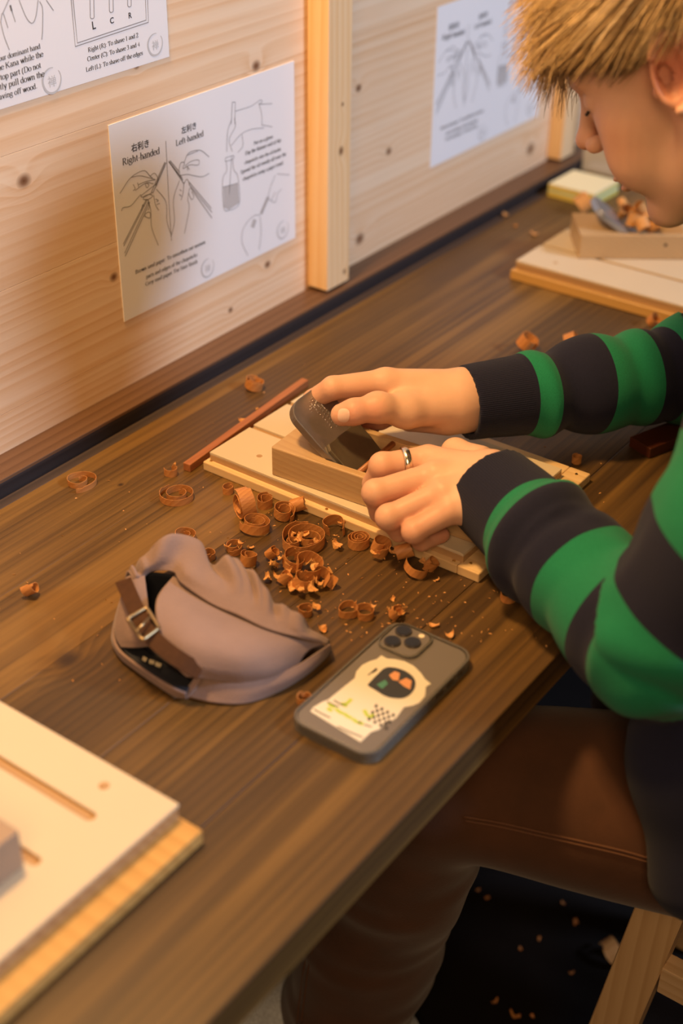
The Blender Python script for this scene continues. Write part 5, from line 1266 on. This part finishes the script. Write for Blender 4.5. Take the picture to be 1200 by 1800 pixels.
# px, py (middle), outer radius px, inner radius px, turns, height mm, start angle, rot, label
CURLS = [
 (142, 846, 33, 9, 1.55, 9.5, 3.4, (0, 0, 20), 'open loop wood curl by the ledge, left of all others', 0),
 (308, 870, 35, 12, 1.9, 11, 1.2, (0, 0, 0), 'large round spiral curl below the reddish stick end', 0),
 (300, 828, 13, 9, .8, 12, 2.0, (0, 0, 0), 'small half curl touching the near end of the reddish stick', 0),
 (447, 673, 19, 5, 2.4, 12, 0, (12, 8, 0), 'rolled wood curl alone beyond the reddish stick near the ledge', 0),
 (326, 942, 24, 9, 1.5, 10, 4.0, (0, 0, 0), 'wood curl standing just behind the cap crest', 0),
 (368, 975, 14, 8, 1.1, 10, 4.0, (0, 0, 0), 'curl half hidden behind the cap crest, right of the curl that stands clear', 1),
 (430, 884, 29, 10, 2.0, 17, 1.0, (90, 0, 62), 'wide curl lying on its side at the head of the heap', 0),
 (466, 880, 19, 8, 1.5, 14, 0, (0, 0, 0), 'upright curl just behind the wide side-lying curl', 1),
 (450, 922, 30, 14, 1.8, 14, 2.4, (0, 6, 0), 'double ring curl in front of the wide side-lying curl', 1),
 (500, 900, 23, 10, 1.6, 15, 4.4, (8, 0, 0), 'curl between the side-lying curl and the planing board rail', 1),
 (523, 887, 13, 8, 1.4, 17, 1.0, (70, 20, 30), 'short rolled curl touching the board rail at the top of the heap', 1),
 (402, 859, 13, 7, 1.1, 11, 0, (0, 0, 0), 'small curl left of the wide side-lying curl', 1),
 (532, 946, 46, 30, 1.4, 16, .5, (0, 0, 0), 'largest wood curl, a ring holding pale crumbs, in the heap', 0),
 (545, 950, 24, 11, 1.2, 12, 3.6, (0, 0, 0), 'inner curl inside the right half of the largest ring', 1),
 (512, 955, 15, 9, 1.2, 11, 2.0, (0, 0, 0), 'small inner curl in the left half of the largest ring', 1),
 (588, 924, 22, 17, .8, 18, 4.6, (0, -8, 0), 'half ring curl leaning against the planing board rail', 0),
 (629, 950, 23, 4, 3.2, 14, 1.0, (0, 0, 0), 'tight spiral curl beside the planing board rail', 0),
 (668, 962, 24, 8, 1.3, 13, 3.0, (18, 0, 20), 'open ragged curl right of the tight spiral curl', 1),
 (711, 969, 15, 9, 1.8, 18, 0, (75, 0, 40), 'short rolled curl against the board under the ringed hand', 0),
 (727, 1000, 26, 20, .55, 10, 1.0, (15, 0, 30), 'broad half curl on the bench below the ringed hand', 1),
 (757, 993, 15, 6, 1.1, 12, 3.0, (30, 10, 0), 'small coiled curl right of the broad half curl', 1),
 (411, 963, 20, 9, 1.3, 10, 3.5, (0, 0, 0), 'left curl of the pair just behind the cap crown', 1),
 (436, 982, 19, 8, 1.5, 12, .6, (0, 12, 0), 'right curl of the pair just behind the cap crown', 1),
 (478, 972, 12, 6, 1.2, 12, .6, (40, 12, 0), 'tiny coiled curl left of the largest ring', 1),
 (515, 985, 24, 14, 1.0, 14, .6, (15, 0, 0), 'curl just below the left half of the largest ring', 1),
 (540, 998, 31, 20, .9, 17, 3.3, (12, 0, 0), 'wide curl below the largest ring, amid the crumpled flakes', 1),
 (533, 1022, 22, 13, 1.0, 13, 1.0, (10, 10, 0), 'lower curl at the front of the crumpled flakes', 1),
 (566, 1012, 20, 15, .6, 14, 4.2, (25, 0, 10), 'half curl at the right side of the crumpled flakes', 1),
 (500, 1016, 15, 9, .8, 12, 2.0, (40, 0, 60), 'half curl at the left side of the crumpled flakes', 1),
 (580, 1022, 12, 8, .7, 14, 5.0, (20, 30, 10), 'scrap curl at the far right of the crumpled flakes', 1),
 (538, 1072, 17, 8, 1.1, 10, 0, (0, 0, 0), 'dark small curl tucked at the cap tip', 0),
 (613, 1072, 20, 16, 1.0, 11, 0, (0, 0, 0), 'left ring of the paired curls between cap and phone', 0),
 (641, 1076, 19, 15, 1.0, 11, 3.1, (0, 0, 0), 'right ring of the paired curls between cap and phone', 0),
 (696, 1076, 14, 6, 1.2, 11, 0, (30, 0, 0), 'broken curl on the bench just above the phone lenses', 0),
 (893, 1046, 17, 15, .86, 11, 1.0, (0, 0, 0), 'open ring curl alone in the shade under the lower sleeve', 0),
 (868, 986, 11, 6, 1.0, 10, 3.0, (40, 0, 0), 'small curl by the board corner under the lower cuff', 0),
 (925, 602, 20, 9, 1.2, 17, 5.5, (30, 10, 0), 'curl behind the upper sleeve, left one of two', 0),
 (1004, 599, 17, 9, 1.2, 16, 4.5, (60, 0, 20), 'curl behind the upper sleeve, right one of two', 0),
 (1150, 562, 14, 7, 1.3, 12, 0, (40, 0, 0), 'curl at the far board edge above the upper sleeve', 0),
 (1172, 556, 10, 5, 1.2, 10, 2, (10, 0, 0), 'smaller curl at the far board edge by the frame side', 0),
 (53, 1036, 14, 6, 1.1, 13, 2.0, (60, 0, 30), 'single crumpled curl on bare bench at the left edge', 0),
 (534, 1228, 17, 8, 1.1, 9, 1.0, (0, 0, 0), 'blurred dark curl between cap and lower phone corner', 0),
 (1014, 806, 11, 5, 1.5, 12, 0, (0, 0, 0), 'small dark curl at the far right corner of the board', 0),
]
for i, (px, py, ro, ri, tn, hh, a0, rot, lab, grp) in enumerate(CURLS):
    d_ = float(np.linalg.norm(atz(px, py, .006)-CAM)); k_ = d_/FPX*.97
    V, F = spiral(ro*k_, ri*k_, tn, hh/1000*(.66 if max(abs(rot[0]), abs(rot[1])) < 10 else .85), int(26+20*tn), a0, .03 if 'round' in lab else .05, 0, i)
    place('wood_curl', V, F, m_curl, px, py, 0.0, rot, lab, HEAP if grp else None)
rnd = random.Random(8)
def flake(size, seed, curlk=1.4):
    r_ = np.random.RandomState(seed); n, m = 7, 4; V = []; ph = r_.rand(3)*6
    for s in (0, 1):
        for i in range(n):
            for j in range(m):
                u, v = i/(n-1)-.5, j/(m-1)-.5; ww = .55*(1-.5*abs(2*u)**2)+.12*math.sin(9*u+ph[0]); a = u*curlk
                V.append((math.sin(a)/curlk*size, (v*ww+.1*math.sin(5*u+ph[1]))*size, ((1-math.cos(a))/curlk+.10*math.sin(7*v+ph[2]+3*u))*size+(.0004 if s else 0)))
    F = []; q = n*m
    for i in range(n-1):
        for j in range(m-1):
            a = i*m+j; F.append((a, a+1, a+m+1, a+m)); F.append((q+a, q+a+m, q+a+m+1, q+a+1))
    for i in range(n-1):
        for j in (0, m-1): a = i*m+j; F.append((a, a+m, q+a+m, q+a) if j == 0 else (a+m, a, q+a, q+a+m))
    for j in range(m-1):
        for i in (0, n-1): a = i*m+j; F.append((a+1, a, q+a, q+a+1) if i == 0 else (a, a+1, q+a+1, q+a))
    return np.array(V), F
def flake_at(px, py, s, lab, grp, z=0.0, ck=None, mat=None):
    i = rnd.randrange(9999); V, F = flake(s, i, ck or rnd.uniform(1.2, 3.4)); place('wood_flake', V, F, mat or m_flake, px, py, z, (rnd.uniform(-35, 35), rnd.uniform(-35, 35), rnd.uniform(0, 360)), lab, grp, 'wood flake')
for px, py, s, lab, grp, z in ((524, 944, .013, 'pale crumbled flake inside the largest wood ring', 'flakes inside the largest ring', .004), (515, 938, .010, 'pale crumbled flake inside the largest wood ring', 'flakes inside the largest ring', .004), (536, 938, .011, 'pale crumbled flake inside the largest wood ring', 'flakes inside the largest ring', .005), (560, 950, .010, 'pale crumbled flake inside the largest wood ring', 'flakes inside the largest ring', .004),
                               (592, 957, .014, 'flat pale flake beside the tight spiral curl', None, 0), (567, 1103, .012, 'pale flake lying at the brim tip of the cap', None, 0), (652, 916, .008, 'tiny flake sitting on the board side rail by the ringed hand', None, .0107), (768, 1018, .006, 'sliver lying before the near corner of the planing board', None, 0), (690, 1052, .007, 'sliver above the broken curl near the phone', None, 0),
                               (790, 1112, .012, 'bright flake at the right of the phone lenses', None, 0), (762, 1098, .010, 'dull flake touching the top edge of the phone', None, 0), (888, 377, .014, 'farthest flake near the ledge on the empty bench', None, 0), (938, 409, .013, 'flake on the empty bench left of the far board', None, 0), (905, 396, .008, 'smallest flake near the ledge on the empty bench', None, 0), (428, 738, .012, 'chip against the left side of the reddish stick', None, 0), (452, 718, .008, 'smaller chip against the left side of the reddish stick', None, 0), (307, 815, .004, 'crumb beside the near end of the reddish stick', None, 0)):
    flake_at(px, py, s, lab, grp, z)
FL = 'orange crumpled flake among the heaped wood curls'
for px, py, s in ((480, 988, .014), (492, 980, .013), (470, 1014, .013), (505, 1004, .013), (520, 1012, .015), (545, 985, .016), (556, 1000, .014), (550, 1030, .014), (530, 1034, .013), (515, 1030, .012), (575, 1006, .011), (585, 1018, .012), (488, 1010, .012), (400, 958, .010), (424, 952, .010), (560, 1020, .012), (600, 918, .010), (578, 912, .009), (675, 958, .012), (690, 966, .012), (700, 1075, .013), (688, 1070, .012), (705, 1068, .011), (620, 1060, .010), (655, 1062, .009), (496, 905, .009), (440, 960, .009), (560, 982, .010), (510, 992, .012), (537, 1010, .013), (743, 985, .010), (765, 985, .008), (556, 1066, .010), (660, 972, .010)):
    flake_at(px, py, s, FL, 'crumpled flakes among the curls', rnd.choice((0, .003, .006)))
# curls piled on the far plane and on the floor
FP = 'orange curl piled behind the blade of the second hand plane'
for px, py, r, z in ((1100, 372, 12, .0585), (1122, 372, 13, .0585), (1140, 382, 12, .0585), (1112, 386, 12, .0585), (1130, 394, 12, .0585), (1150, 396, 10, .0585), (1094, 360, 10, .06), (1126, 366, 11, .068)):
    V, F = spiral(r/1300, r/2600, 1.5, .016, 40, rnd.uniform(0, 6), .06, 0, px); place('wood_curl', V, F, m_flake, px, py, z, (rnd.uniform(0, 80), rnd.uniform(-20, 20), rnd.uniform(0, 360)), FP, 'curls piled on the second plane')
V, F = spiral(.016, .007, 1.5, .02, 40, 1, .05, 0, 3); place('wood_curl', V, F, m_flake, 1026, 356, 0, (50, 0, 40), 'single curl between note pad and second hand plane')
for px, py, s in ((1012, 1620, .020), (990, 1587, .014), (947, 1650, .012), (870, 1760, .018), (905, 1782, .03), (915, 1668, .012), (840, 1563, .012), (856, 1578, .012), (1004, 1708, .012), (936, 1785, .012)):
    flake_at(px, py, s*.62, 'wood flake lying on the black floor under the bench', 'flakes on the floor', FLOOR+.0002, None, m_curl)
V, F = spiral(.020, .010, 1.2, .018, 36, 0, .05, 0, 9); place('wood_curl', V, F, m_flake, 1076, 1672, FLOOR+.0002, (70, 0, 60), 'curl on the black floor beside the stool leg')
# fine sawdust, too small to pick apart
V, F = [], []
rd_ = np.random.RandomState(12)
for i in range(420):
    px, py = (rd_.uniform(380, 900), rd_.uniform(900, 1130)) if i % 3 else (rd_.uniform(20, 1100), rd_.uniform(640, 1200))
    p = atz(px, py, 0)
    if p[1] > -.06 or p[1] < -.585 or (-.068 < p[0] < .158 and -.49 < p[1] < -.155): continue
    a = rd_.rand()*6.28; L = rd_.uniform(.0006, .0022); w = rd_.uniform(.0003, .0007); d = vA(math.cos(a), math.sin(a), 0)*L; n = vA(-math.sin(a), math.cos(a), 0)*w; n0 = len(V)
    V += [p+d+vA(0, 0, .0003), p+n+vA(0, 0, .0009), p-d+vA(0, 0, .0003), p-n+vA(0, 0, .0003), p]; F += [(n0, n0+1, n0+2, n0+3), (n0, n0+4, n0+1), (n0+1, n0+4, n0+2), (n0+2, n0+4, n0+3), (n0+3, n0+4, n0)]
o = mesh('sawdust', V, F, m_flake); tag(o, 'fine sawdust specks sprinkled over the bench', 'sawdust', None, 'stuff')
